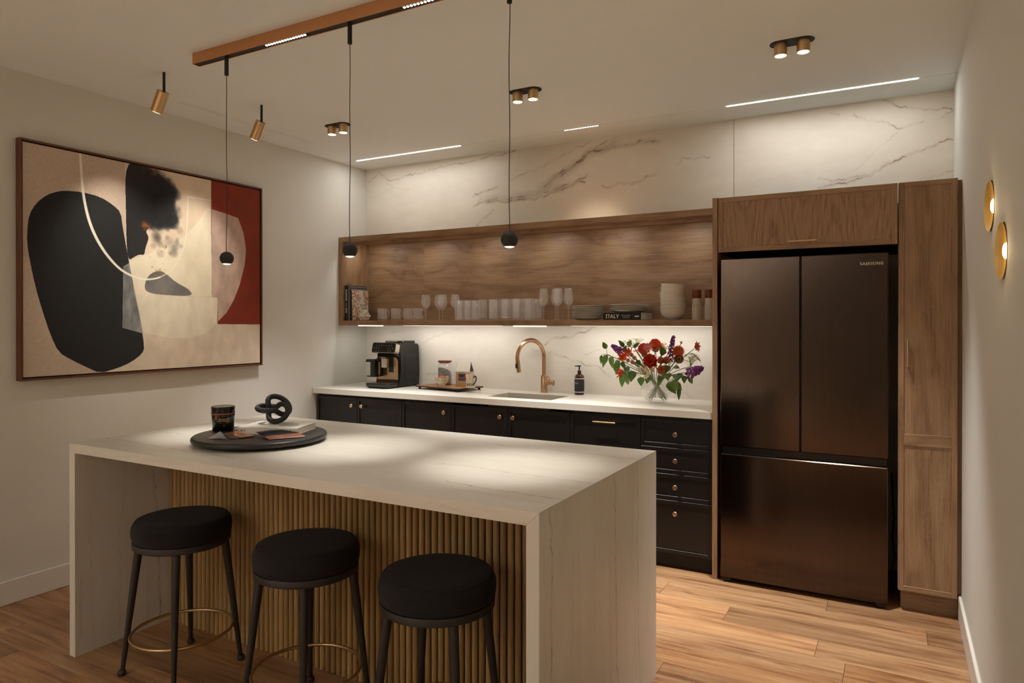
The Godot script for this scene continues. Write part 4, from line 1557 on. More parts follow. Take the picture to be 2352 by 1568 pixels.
func sink_and_faucet() -> void:
	var t := thing("sink", "rectangular stainless steel sink set under the worktop", "sink")
	var mb := MB.new()
	var y := 0.887
	mb.loft([round_rect(1.494, 1.991, 0.194, 0.501, y, 0.032), round_rect(1.494, 1.991, 0.194, 0.501, y - 0.185, 0.032), round_rect(1.500, 1.985, 0.200, 0.495, y - 0.198, 0.03), round_rect(1.510, 1.975, 0.210, 0.485, y - 0.202, 0.028)], true)
	var ring := round_rect(1.510, 1.975, 0.210, 0.485, y - 0.202, 0.028)
	for i in ring.size():
		mb.tri(Vector3(1.742, y - 0.206, 0.35), ring[i], ring[(i + 1) % ring.size()], Vector3.UP)
	obj(mb, "basin", M.steel, t)
	mb = MB.new()
	mb.lathe([Vector2(0.045, 0.0), Vector2(0.045, 0.003), Vector2(0.03, 0.003), Vector2(0.028, 0.0), Vector2(0.0, -0.001)], 28, 35.0)
	obj(mb, "drain", M.chrome, t, Vector3(1.742, y - 0.2055, 0.35))
	var e := obj(letters("blanco", 0.006, 0.0006, font("Droid Sans", 700)), "lettering", M.ink, t, Vector3(1.87, y - 0.03, 0.1946))
	e.set_meta("label", "small dark maker's stamp")

	t = thing("faucet", "brushed bronze gooseneck faucet behind the sink", "faucet", Vector3(1.726, CT, 0.072))
	mb = MB.new()
	mb.lathe([Vector2(0.0, 0.0), Vector2(0.028, 0.0), Vector2(0.028, 0.004), Vector2(0.0235, 0.0055), Vector2(0.0235, 0.122), Vector2(0.0225, 0.124), Vector2(0.0, 0.124)], 36)
	obj(mb, "base", M.bronze, t)
	var dir := Vector3(-0.40, 0, 0.917)
	var path := PackedVector3Array()
	for i in 6:
		path.append(Vector3(0, 0.12 + i * 0.026, 0))
	var R := 0.122
	for i in 25:
		var a := deg_to_rad(192.0) * i / 24.0
		path.append(Vector3(0, 0.258 + sin(a) * R, 0) + dir * (R - cos(a) * R))
	mb = MB.new()
	mb.tube(path, 0.0148, 20)
	obj(mb, "neck", M.bronze, t)
	var p1 := path[path.size() - 1]
	var d := (p1 - path[path.size() - 2]).normalized()
	mb = MB.new()
	mb.tube(PackedVector3Array([p1 - d * 0.004, p1, p1 + d * 0.075, p1 + d * 0.077]), [0.0155, 0.0163, 0.0163, 0.015], 24)
	var sh := obj(mb, "spray_head", M.bronze, t)
	mb = MB.new()
	mb.xf = Transform3D(Basis.looking_at(-dir, Vector3.UP), p1 + d * 0.03 + dir * 0.0165)
	mb.box(Vector3.ZERO, Vector3(0.016, 0.036, 0.009), 0.003)
	obj(mb, "button", M.black_plastic, sh)
	# lever valve on the side
	mb = MB.new()
	mb.tube(PackedVector3Array([Vector3(0.015, 0.072, 0), Vector3(0.044, 0.072, 0), Vector3(0.0445, 0.072, 0), Vector3(0.072, 0.072, 0)]), [0.0165, 0.0165, 0.0155, 0.0155], 24)
	mb.tube(PackedVector3Array([Vector3(0.070, 0.072, 0), Vector3(0.072, 0.072, 0), Vector3(0.077, 0.072, 0), Vector3(0.079, 0.072, 0)]), [0.019, 0.021, 0.021, 0.019], 28)
	var vl := obj(mb, "valve", M.bronze, t)
	mb = MB.new()
	mb.tube(PackedVector3Array([Vector3(0.066, 0.078, 0.012), Vector3(0.040, 0.122, 0.016)]), [0.0048, 0.0042], 12)
	obj(mb, "lever", M.bronze, vl)

	# soap
	t = thing("soap_dispenser", "amber soap bottle with black pump and black label behind the sink", "soap bottle", Vector3(2.008, CT, 0.083))
	mb = MB.new()
	mb.lathe([Vector2(0.0, 0.0), Vector2(0.031, 0.0), Vector2(0.0335, 0.004), Vector2(0.0340, 0.011), Vector2(0.0340, 0.118), Vector2(0.0325, 0.129), Vector2(0.027, 0.138), Vector2(0.019, 0.143), Vector2(0.0125, 0.145), Vector2(0.0125, 0.150), Vector2(0.0, 0.150)], 40, 40.0)
	var bt := obj(mb, "bottle", M.amber, t)
	mb = MB.new()
	mb.lathe([Vector2(0.0343, 0.020), Vector2(0.0345, 0.0205), Vector2(0.0345, 0.1135), Vector2(0.0343, 0.114)], 40)
	var lb := obj(mb, "label", M.black_matte, bt)
	mb = MB.new()
	for yy in [0.018, 0.1115]:
		mb.lathe([Vector2(0.0343, yy), Vector2(0.0347, yy), Vector2(0.0347, yy + 0.0045), Vector2(0.0343, yy + 0.0045)], 40)
	obj(mb, "label_border", M.white_ink, bt)
	for l in [["— •", 0.006, 0.100], ["VILLE", 0.0085, 0.083], ["————", 0.004, 0.071], ["— ——", 0.005, 0.057], ["—— ———", 0.0035, 0.040]]:
		obj(letters(l[0], l[1], 0.0004, font("Droid Sans", 400), 0.0346), "lettering", M.white_ink, bt, Vector3(0, l[2], 0), Vector3(0, deg_to_rad(-12.0), 0))
	mb = MB.new()
	mb.lathe([Vector2(0.0, 0.146), Vector2(0.0132, 0.146), Vector2(0.0136, 0.148), Vector2(0.0132, 0.166), Vector2(0.0105, 0.171), Vector2(0.0, 0.172)], 24)
	mb.tube(PackedVector3Array([Vector3(0, 0.170, 0), Vector3(0, 0.199, 0)]), [0.0045, 0.0055], 12)
	mb.tube(PackedVector3Array([Vector3(0.012, 0.2025, -0.003), Vector3(0.0, 0.201, 0), Vector3(-0.020, 0.2015, 0.012), Vector3(-0.028, 0.1985, 0.017)]), [0.003, 0.0055, 0.004, 0.0028], 10)
	obj(mb, "pump", M.black_plastic, t)

func coffee_corner() -> void:
	# bean-to-cup machine; its front looks to +z
	var t := thing("coffee_machine", "black bean-to-cup coffee machine with steel front on the worktop", "coffee machine", Vector3(0.470, CT, 0.0))
	var w := 0.115
	var mb := MB.new()
	# side outline in (z, y)
	var out := PackedVector2Array([Vector2(0.035, 0.008), Vector2(0.30, 0.008), Vector2(0.305, 0.02), Vector2(0.282, 0.10), Vector2(0.278, 0.20), Vector2(0.285, 0.262), Vector2(0.300, 0.280), Vector2(0.312, 0.335), Vector2(0.305, 0.343), Vector2(0.285, 0.345), Vector2(0.06, 0.338), Vector2(0.045, 0.332), Vector2(0.036, 0.315), Vector2(0.028, 0.10)])
	mb.extrude(out, -w + 0.006, w - 0.006, true)
	# softly chamfered cheeks
	var inner := Geometry2D.offset_polygon(out, -0.006)[0]
	mb.extrude(inner, -w, w, true)
	var body := obj(mb, "body", M.black_plastic, t, Vector3.ZERO, Vector3(0, -PI / 2, 0))
	mb = MB.new()
	mb.span(Vector3(w - 0.001, 0.045, 0.062), Vector3(w + 0.0015, 0.248, 0.225), 0.001)
	obj(mb, "side_window", M.black_gloss, t)
	# head with the touch panel, leaning back
	mb = MB.new()
	mb.xf = Transform3D(Basis(Vector3(1, 0, 0), deg_to_rad(-14.0)), Vector3(0, 0.306, 0.322))
	var rr := PackedVector2Array()
	for p in round_rect(-w - 0.002, w + 0.002, -0.042, 0.042, 0, 0.016):
		rr.append(Vector2(p.x, p.z))
	mb.extrude(rr, -0.03, 0.018, true)
	var head := obj(mb, "panel_bezel", M.chrome, t)
	mb = MB.new()
	mb.xf = Transform3D(Basis(Vector3(1, 0, 0), deg_to_rad(-14.0)), Vector3(0, 0.306, 0.322))
	var r2 := PackedVector2Array()
	for p in round_rect(-w + 0.003, w - 0.003, -0.037, 0.038, 0, 0.013):
		r2.append(Vector2(p.x, p.z))
	mb.extrude(r2, 0.0, 0.0195, true)
	obj(mb, "touch_panel", M.black_gloss, head)
	mb = MB.new()
	mb.xf = Transform3D(Basis(Vector3(1, 0, 0), deg_to_rad(-14.0)), Vector3(0, 0.306, 0.3415))
	mb.span(Vector3(-0.02, -0.022, 0), Vector3(0.022, 0.010, 0.0004))
	obj(mb, "display", M.fridge_side, head)
	mb = MB.new()
	mb.xf = Transform3D(Basis(Vector3(1, 0, 0), deg_to_rad(-14.0)), Vector3(0, 0.306, 0.3415))
	for p in [[-0.075, 0.022], [-0.05, 0.022], [-0.025, 0.023], [0.0, 0.023], [0.025, 0.023], [0.05, 0.023], [0.075, 0.023], [-0.09, 0.0], [-0.068, 0.002], [-0.045, 0.002], [0.045, 0.0], [0.068, 0.0], [0.09, 0.0], [-0.07, -0.02], [-0.048, -0.02], [0.05, -0.02], [0.072, -0.02]]:
		mb.box(Vector3(p[0], p[1], 0.0003), Vector3(0.007, 0.008, 0.0006), 0.0002)
	obj(mb, "touch_symbols", M.steel, head).set_meta("kind", "stuff")
	# bean hopper and water lid on top
	mb = MB.new()
	pillow_box(mb, -0.088, 0.098, 0.050, 0.235, [[0.336, 0.0, 0.03], [0.354, 0.0, 0.03], [0.360, 0.004, 0.028], [0.362, 0.010, 0.024]])
	obj(mb, "hopper_lid", M.black_gloss, t)
	# steel front, curved at its top corner
	mb = MB.new()
	var fr := PackedVector2Array([Vector2(-0.098, 0.044), Vector2(0.104, 0.044), Vector2(0.100, 0.20)])
	for i in 7:
		var a := PI / 2 * i / 6.0
		fr.append(Vector2(0.074 + cos(a) * 0.026, 0.205 + sin(a) * 0.030))
	fr.append(Vector2(-0.098, 0.236))
	mb.extrude(fr, 0.0, 0.008, true)
	var fp := obj(mb, "steel_front", M.coffee_steel, t, Vector3(0, 0, 0.285))
	mb = MB.new()
	mb.span(Vector3(0.012, 0.118, 0.007), Vector3(0.060, 0.236, 0.0085))
	obj(mb, "outlet_recess", M.black_plastic, fp)
	# coffee outlet
	mb = MB.new()
	pillow_box(mb, -0.018, 0.036, 0.293, 0.352, [[0.158, 0.002, 0.006], [0.162, 0.0, 0.007], [0.222, 0.0, 0.007], [0.226, 0.002, 0.006]])
	obj(mb, "coffee_outlet", M.chrome, t)
	mb = MB.new()
	for x in [-0.002, 0.020]:
		mb.tube(PackedVector3Array([Vector3(x, 0.160, 0.33), Vector3(x, 0.146, 0.33)]), 0.006, 12)
	obj(mb, "nozzles", M.black_plastic, t).set_meta("kind", "stuff")
	# drip tray
	mb = MB.new()
	pillow_box(mb, -w - 0.003, w - 0.003, 0.27, 0.435, [[0.006, 0.016, 0.03], [0.012, 0.004, 0.032], [0.030, 0.0, 0.034], [0.037, 0.001, 0.034], [0.039, 0.004, 0.03]])
	var dt := obj(mb, "drip_tray", M.black_plastic, t)
	mb = MB.new()
	for i in 13:
		mb.span(Vector3(-0.098 + i * 0.0155, 0.039, 0.300), Vector3(-0.098 + i * 0.0155 + 0.011, 0.0412, 0.425), 0.0005)
	obj(mb, "drip_grate", M.coffee_steel, dt)
	for p in [[-0.09, 0.06], [0.09, 0.06], [-0.085, 0.40], [0.085, 0.40]]:
		mb = MB.new()
		mb.lathe([Vector2(0, 0), Vector2(0.011, 0), Vector2(0.011, 0.009), Vector2(0, 0.009)], 16)
		obj(mb, "foot", M.black_matte, t, Vector3(p[0], 0, p[1]))
	# milk carafe hooked on the side of the outlet
	mb = MB.new()
	pillow_box(mb, -0.150, -0.085, 0.300, 0.372, [[0.090, 0.006, 0.012], [0.094, 0.004, 0.012], [0.196, 0.0, 0.014], [0.200, 0.001, 0.014]])
	var ca := obj(mb, "milk_carafe", M.thin_glass, t)
	mb = MB.new()
	pillow_box(mb, -0.156, -0.060, 0.296, 0.378, [[0.198, 0.0, 0.014], [0.206, 0.0, 0.014], [0.217, 0.003, 0.014], [0.220, 0.010, 0.012]])
	mb.tube(spline(PackedVector3Array([Vector3(-0.070, 0.21, 0.345), Vector3(-0.045, 0.232, 0.345), Vector3(-0.022, 0.215, 0.34)])), 0.008, 12)
	obj(mb, "carafe_lid", M.black_plastic, ca)
	mb = MB.new()
	pillow_box(mb, -0.108, -0.062, 0.318, 0.378, [[0.084, 0.002, 0.01], [0.088, 0.0, 0.012], [0.198, 0.0, 0.012]])
	obj(mb, "carafe_grip", M.black_plastic, ca)
	mb = MB.new()
	pillow_box(mb, -0.146, -0.062, 0.303, 0.376, [[0.082, 0.003, 0.01], [0.084, 0.0, 0.012], [0.092, 0.0, 0.012]])
	obj(mb, "carafe_base", M.black_plastic, ca)

	# low wooden board on feet
	t = thing("serving_board", "low wooden serving board with black edge on small feet", "board", Vector3(0.985, CT, 0.195), deg_to_rad(-9.0))
	mb = MB.new()
	mb.span(Vector3(-0.225, 0.016, -0.135), Vector3(0.225, 0.0235, 0.135), 0.001)
	obj(mb, "edge", M.black_matte, t)
	mb = MB.new()
	mb.span(Vector3(-0.223, 0.0235, -0.133), Vector3(0.223, 0.0265, 0.133), 0.0012)
	obj(mb, "top", M.board_wood, t)
	for p in [[-0.20, -0.115], [0.20, -0.115], [-0.20, 0.115], [0.20, 0.115]]:
		mb = MB.new()
		mb.box(Vector3(p[0], 0.008, p[1]), Vector3(0.014, 0.016, 0.014), 0.001)
		obj(mb, "foot", M.black_matte, t)
	var by := CT + 0.0265

	# jar of coffee beans
	t = thing("coffee_jar", "clear glass jar of coffee beans with a wooden lid", "jar", Vector3(0.898, by, 0.128))
	mb = MB.new()
	mb.lathe([Vector2(0.0, 0.0), Vector2(0.050, 0.0), Vector2(0.054, 0.003), Vector2(0.055, 0.010), Vector2(0.055, 0.150), Vector2(0.0535, 0.157), Vector2(0.049, 0.161), Vector2(0.044, 0.163), Vector2(0.044, 0.172), Vector2(0.0415, 0.172), Vector2(0.0415, 0.161), Vector2(0.046, 0.158), Vector2(0.0505, 0.154), Vector2(0.0522, 0.148), Vector2(0.0522, 0.008), Vector2(0.049, 0.005), Vector2(0.0, 0.005)], 40, 50.0)
	obj(mb, "glass", M.glass, t)
	mb = MB.new()
	mb.lathe([Vector2(0.0, 0.166), Vector2(0.040, 0.166), Vector2(0.0405, 0.1725), Vector2(0.0525, 0.1730), Vector2(0.0535, 0.175), Vector2(0.0535, 0.184), Vector2(0.052, 0.186), Vector2(0.0, 0.186)], 40)
	obj(mb, "lid", M.bamboo, t)
	mb = MB.new()
	rng.seed = 3
	var ring0 := PackedVector3Array()
	var ring1 := PackedVector3Array()
	for i in 32:
		var a := -TAU * i / 32.0
		ring0.append(Vector3(cos(a) * 0.0505, 0.0065, sin(a) * 0.0505))
		ring1.append(Vector3(cos(a) * 0.0505, 0.108 - cos(a) * 0.022, sin(a) * 0.0505))
	mb.loft([ring0, ring1])
	for i in 32:
		mb.tri(Vector3(0, 0.112, 0), ring1[i], ring1[(i + 1) % 32], Vector3.UP)
		mb.tri(Vector3(0, 0.0065, 0), ring0[i], ring0[(i + 1) % 32], Vector3.DOWN)
	for i in 260:
		var a := rng.randf() * TAU
		var onside := i < 190
		var r := 0.0495 if onside else sqrt(rng.randf()) * 0.046
		var yy := rng.randf_range(0.012, 0.106 - cos(a) * 0.022) if onside else 0.110 - cos(a) * 0.022 * r / 0.05
		mb.xf = Transform3D(Basis.from_euler(Vector3(rng.randf() * TAU, rng.randf() * TAU, 0)), Vector3(cos(a) * r, yy, sin(a) * r))
		mb.ball(Vector3.ZERO, 0.0045, 6, 4, Vector3(1.25, 0.8, 0.6) if not onside else Vector3(0.4, 0.4, 0.4))
	mb.xf = Transform3D()
	tag(obj(mb, "coffee_beans", M.beans, t), "", "", "", "stuff")

	# small footed bowl of cinnamon
	t = thing("footed_bowl", "small cream footed bowl lettered in black, heaped with brown powder", "bowl", Vector3(0.965, by, 0.262))
	mb = MB.new()
	mb.lathe([Vector2(0.0, 0.0), Vector2(0.026, 0.0), Vector2(0.028, 0.003), Vector2(0.025, 0.016), Vector2(0.034, 0.022), Vector2(0.047, 0.034), Vector2(0.053, 0.048), Vector2(0.0545, 0.062), Vector2(0.0555, 0.0665), Vector2(0.0535, 0.067), Vector2(0.0515, 0.062), Vector2(0.050, 0.048), Vector2(0.042, 0.034), Vector2(0.0, 0.026)], 40, 50.0)
	var bl := obj(mb, "shell", M.cream, t)
	mb = MB.new()
	mb.lathe([Vector2(0.0545, 0.064), Vector2(0.0553, 0.0645), Vector2(0.0556, 0.0665), Vector2(0.0545, 0.067)], 40)
	mb.lathe([Vector2(0.0514, 0.0435), Vector2(0.0522, 0.0438), Vector2(0.0526, 0.0452), Vector2(0.0518, 0.0455)], 40)
	obj(mb, "rim_line", M.ink, bl)
	obj(letters("• TRÈS   BON   • TRÈS   BON", 0.0125, 0.0008, font("Droid Sans", 400), 0.0543), "lettering", M.ink, bl, Vector3(0, 0.0545, 0), Vector3(0, deg_to_rad(75.0), 0))
	for i in 8:
		mb = MB.new()
		var a := TAU * i / 8.0
		mb.ball(Vector3(cos(a) * 0.0475, 0.0365, sin(a) * 0.0475), 0.0018, 8, 5)
		obj(mb, "painted_dot", M.ink, bl)
	mb = MB.new()
	mb.lathe([Vector2(0.050, 0.056), Vector2(0.040, 0.062), Vector2(0.026, 0.071), Vector2(0.013, 0.078), Vector2(0.0, 0.080)], 24, 70.0)
	tag(obj(mb, "powder", M.powder, t), "heaped cinnamon-brown powder", "", "", "stuff")
	mb = MB.new()
	mb.tube(PackedVector3Array([Vector3(0.02, 0.066, 0.0), Vector3(0.060, 0.080, 0.005)]), [0.003, 0.004], 8)
	obj(mb, "spoon", M.cream, t)

	# coffee bag: kraft box with folded white top
	t = thing("coffee_bag", "folded paper coffee bag with white top and a striped label", "coffee bag", Vector3(1.108, by, 0.170), deg_to_rad(8.0))
	mb = MB.new()
	mb.span(Vector3(-0.058, 0, -0.036), Vector3(0.058, 0.112, 0.036), 0.002)
	obj(mb, "bag", M.kraft, t)
	mb = MB.new()
	var f0 := [Vector3(-0.0585, 0.1, 0.0365), Vector3(0.0585, 0.1, 0.0365), Vector3(0.0585, 0.112, 0.0365), Vector3(-0.0585, 0.112, 0.0365)]
	mb.quad(f0[0], f0[1], f0[2], f0[3], Vector3(0, 0, 1))
	mb.quad(f0[3], f0[2], Vector3(0.052, 0.185, 0.002), Vector3(-0.040, 0.187, 0.002), Vector3(0, 0.3, 1))
	mb.quad(Vector3(-0.0585, 0.112, -0.0365), Vector3(0.0585, 0.112, -0.0365), Vector3(0.052, 0.185, -0.002), Vector3(-0.040, 0.187, -0.002), Vector3(0, 0.3, -1))
	mb.quad(Vector3(-0.040, 0.187, 0.002), Vector3(0.052, 0.185, 0.002), Vector3(0.052, 0.185, -0.002), Vector3(-0.040, 0.187, -0.002), Vector3.UP)
	obj(mb, "folded_top", M.paper, t)
	mb = MB.new()
	for s in [-1, 1]:
		mb.tri(Vector3(0.0586 * s, 0.112, 0.036), Vector3(0.0586 * s, 0.112, -0.036), Vector3(0.050 if s > 0 else -0.040, 0.175, 0), Vector3(s, 0.2, 0))
	obj(mb, "gusset", M.ink, t)
	mb = MB.new()
	mb.span(Vector3(-0.036, 0.042, 0.0362), Vector3(0.030, 0.094, 0.0368))
	var lbl := obj(mb, "label", mat(Color8(74, 98, 124), 0.6), t)
	mb = MB.new()
	mb.span(Vector3(-0.036, 0.064, 0.0368), Vector3(0.030, 0.0935, 0.0370))
	obj(mb, "red_band", mat(Color8(186, 54, 30), 0.6), lbl)
	mb = MB.new()
	var hill := PackedVector2Array([Vector2(-0.036, 0.094), Vector2(-0.036, 0.090)])
	for i in 9:
		hill.append(Vector2(-0.036 + 0.066 * i / 8.0, 0.091 - 0.023 * sin(PI * clampf(i / 7.0, 0, 1))))
	hill.append(Vector2(0.030, 0.094))
	mb.extrude(hill, 0.0370, 0.0372)
	obj(mb, "green_band", mat(Color8(28, 58, 58), 0.6), lbl)
	obj(letters("Fouatoe", 0.009, 0.0005, font("Droid Serif", 400, true)), "lettering", M.ink, t, Vector3(-0.004, 0.106, 0.0367))
	for yy in [0.032, 0.024]:
		obj(letters("——— —————", 0.0035, 0.0004, font("Droid Sans")), "lettering", M.ink, t, Vector3(-0.005, yy, 0.0363))

	# creamer jug
	t = thing("creamer_jug", "small cream jug lettered CREME with a black handle", "jug", Vector3(1.232, by, 0.285))
	mb = MB.new()
	mb.lathe([Vector2(0.0, 0.0), Vector2(0.0355, 0.0), Vector2(0.036, 0.004), Vector2(0.033, 0.012), Vector2(0.0325, 0.03), Vector2(0.033, 0.080), Vector2(0.0345, 0.094), Vector2(0.0355, 0.099), Vector2(0.0340, 0.0995), Vector2(0.0315, 0.090), Vector2(0.0305, 0.03), Vector2(0.028, 0.006), Vector2(0.0, 0.005)], 40, 50.0)
	var sh := obj(mb, "body", M.cream, t)
	mb = MB.new()
	mb.lathe([Vector2(0.0355, 0.0), Vector2(0.0364, 0.0005), Vector2(0.0364, 0.0035), Vector2(0.0355, 0.004)], 40)
	obj(mb, "foot_line", M.ink, sh)
	obj(letters("CRÈME", 0.0175, 0.0008, font("Droid Sans", 700), 0.0327), "lettering", M.ink, sh, Vector3(0, 0.027, 0), Vector3(0, deg_to_rad(28.0), 0))
	for p in [[0.0, 0.070], [-0.6, 0.050], [0.6, 0.050], [1.2, 0.070], [-1.2, 0.070], [1.5, 0.05]]:
		mb = MB.new()
		var a: float = p[0] + deg_to_rad(28.0)
		mb.ball(Vector3(sin(a) * 0.0327, p[1], cos(a) * 0.0327), 0.0028, 8, 5, Vector3.ONE)
		obj(mb, "painted_flower", M.ink, sh)
	mb = MB.new()
	mb.tube(spline(PackedVector3Array([Vector3(0.032, 0.078, 0), Vector3(0.046, 0.090, 0), Vector3(0.058, 0.080, 0), Vector3(0.054, 0.056, 0), Vector3(0.040, 0.036, 0), Vector3(0.032, 0.030, 0)]), 6), 0.0045, 10)
	obj(mb, "handle", M.ink, t, Vector3.ZERO, Vector3(0, deg_to_rad(-12.0), 0))

func floor_lamp() -> void:
	# the lamp across the room whose low light reaches the stools and the slats
	var t := thing("floor_lamp", "floor lamp with a white drum shade across the room", "lamp", Vector3(1.35, 0, 7.6))
	var mb := MB.new()
	mb.lathe([Vector2(0, 0), Vector2(0.14, 0), Vector2(0.14, 0.012), Vector2(0.13, 0.018), Vector2(0.0, 0.02)], 32)
	obj(mb, "base", M.black_metal, t)
	mb = MB.new()
	mb.tube(PackedVector3Array([Vector3(0, 0.015, 0), Vector3(0, 1.30, 0)]), 0.010, 14)
	obj(mb, "pole", M.black_metal, t)
	mb = MB.new()
	mb.lathe([Vector2(0.21, 1.15), Vector2(0.19, 1.45)], 40)
	mb.lathe([Vector2(0.187, 1.45), Vector2(0.207, 1.15)], 40)
	var sh := obj(mb, "lamp_shade", M.shade_cloth, t)
	mb = MB.new()
	mb.ball(Vector3(0, 1.33, 0), 0.035, 18, 10)
	obj(mb, "bulb", M.shade, t)
	var l := OmniLight3D.new()
	l.name = "lamp_light"
	l.light_energy = 6.5
	l.light_color = WARM
	l.light_size = 0.03
	l.omni_range = 14.0
	l.omni_attenuation = 2.0
	l.shadow_enabled = true
	t.add_child(l)
	l.position = Vector3(0, 1.33, 0)

func book_cover_picture() -> ImageTexture:
	# printed cover: heaps of small fruit and vegetables along two corners of white paper
	var w := 192
	var h := 256
	var im := Image.create(w, h, false, Image.FORMAT_RGB8)
	im.fill(Color8(222, 214, 200))
	rng.seed = 19
	var cols := [Color8(190, 50, 26), Color8(206, 104, 34), Color8(150, 40, 30), Color8(120, 132, 62), Color8(214, 150, 90), Color8(88, 60, 44), Color8(200, 70, 52), Color8(186, 176, 120), Color8(230, 190, 150)]
	for i in 620:
		var p := Vector2(rng.randf() * w, rng.randf() * h)
		var q := Vector2(p.x / w, p.y / h)
		var in_a: bool = q.x < 0.55 - absf(q.y - 0.22) * 0.7 and q.y < 0.56
		var in_b: bool = q.x < 0.52 - absf(q.y - 0.82) * 0.5 and q.y > 0.54
		var in_c: bool = Vector2(q.x - 0.95, (q.y - 0.18) * 0.8).length() < 0.26
		if in_a or in_b or in_c:
			var c: Color = cols[rng.randi() % cols.size()]
			var r := rng.randf_range(3.0, 8.0)
			dab(im, p.x, p.y, r, c, 0.95)
			dab(im, p.x, p.y, r * 0.45, c.lightened(0.25), 0.6)
	return ImageTexture.create_from_image(im)

func dots_picture() -> ImageTexture:
	var w := 128
	var im := Image.create(w, w, false, Image.FORMAT_RGB8)
	im.fill(Color8(28, 26, 26))
	for j in 16:
		for i in 16:
			dab(im, i * 8.0 + 4.0 + (4.0 if j % 2 == 1 else 0.0), j * 8.0 + 4.0, 3.4, Color8(222, 216, 204), 1.0)
	return ImageTexture.create_from_image(im)

# an upright book: spine to +z, cover to +x, standing at the given corner; returns the thing
func upright_book(called: String, label: String, at: Vector3, th: float, h: float, dp: float, lean: float, cover: Material, print_on: Material) -> Node3D:
	var t := thing(called, label, "book", at, 0.0, "books standing on the oak shelf")
	t.rotation.z = lean
	var mb := MB.new()
	mb.span(Vector3(0, 0, -dp), Vector3(0.002, h, 0), 0.0005)
	mb.span(Vector3(th - 0.002, 0, -dp), Vector3(th, h, 0), 0.0005)
	mb.span(Vector3(0, 0, -0.003), Vector3(th, h, 0), 0.0008)
	obj(mb, "cover", cover, t)
	mb = MB.new()
	mb.span(Vector3(0.002, 0.003, -dp + 0.003), Vector3(th - 0.002, h - 0.003, -0.003))
	obj(mb, "pages", M.page, t)
	if print_on:
		mb = MB.new()
		var x := th + 0.0003
		mb.quad(Vector3(x, 0.0005, -0.0005), Vector3(x, 0.0005, -dp + 0.0005), Vector3(x, h - 0.0005, -dp + 0.0005), Vector3(x, h - 0.0005, -0.0005), Vector3(1, 0, 0), [Vector2(0, 1), Vector2(1, 1), Vector2(1, 0), Vector2(0, 0)])
		obj(mb, "front_print", print_on, t)
	return t

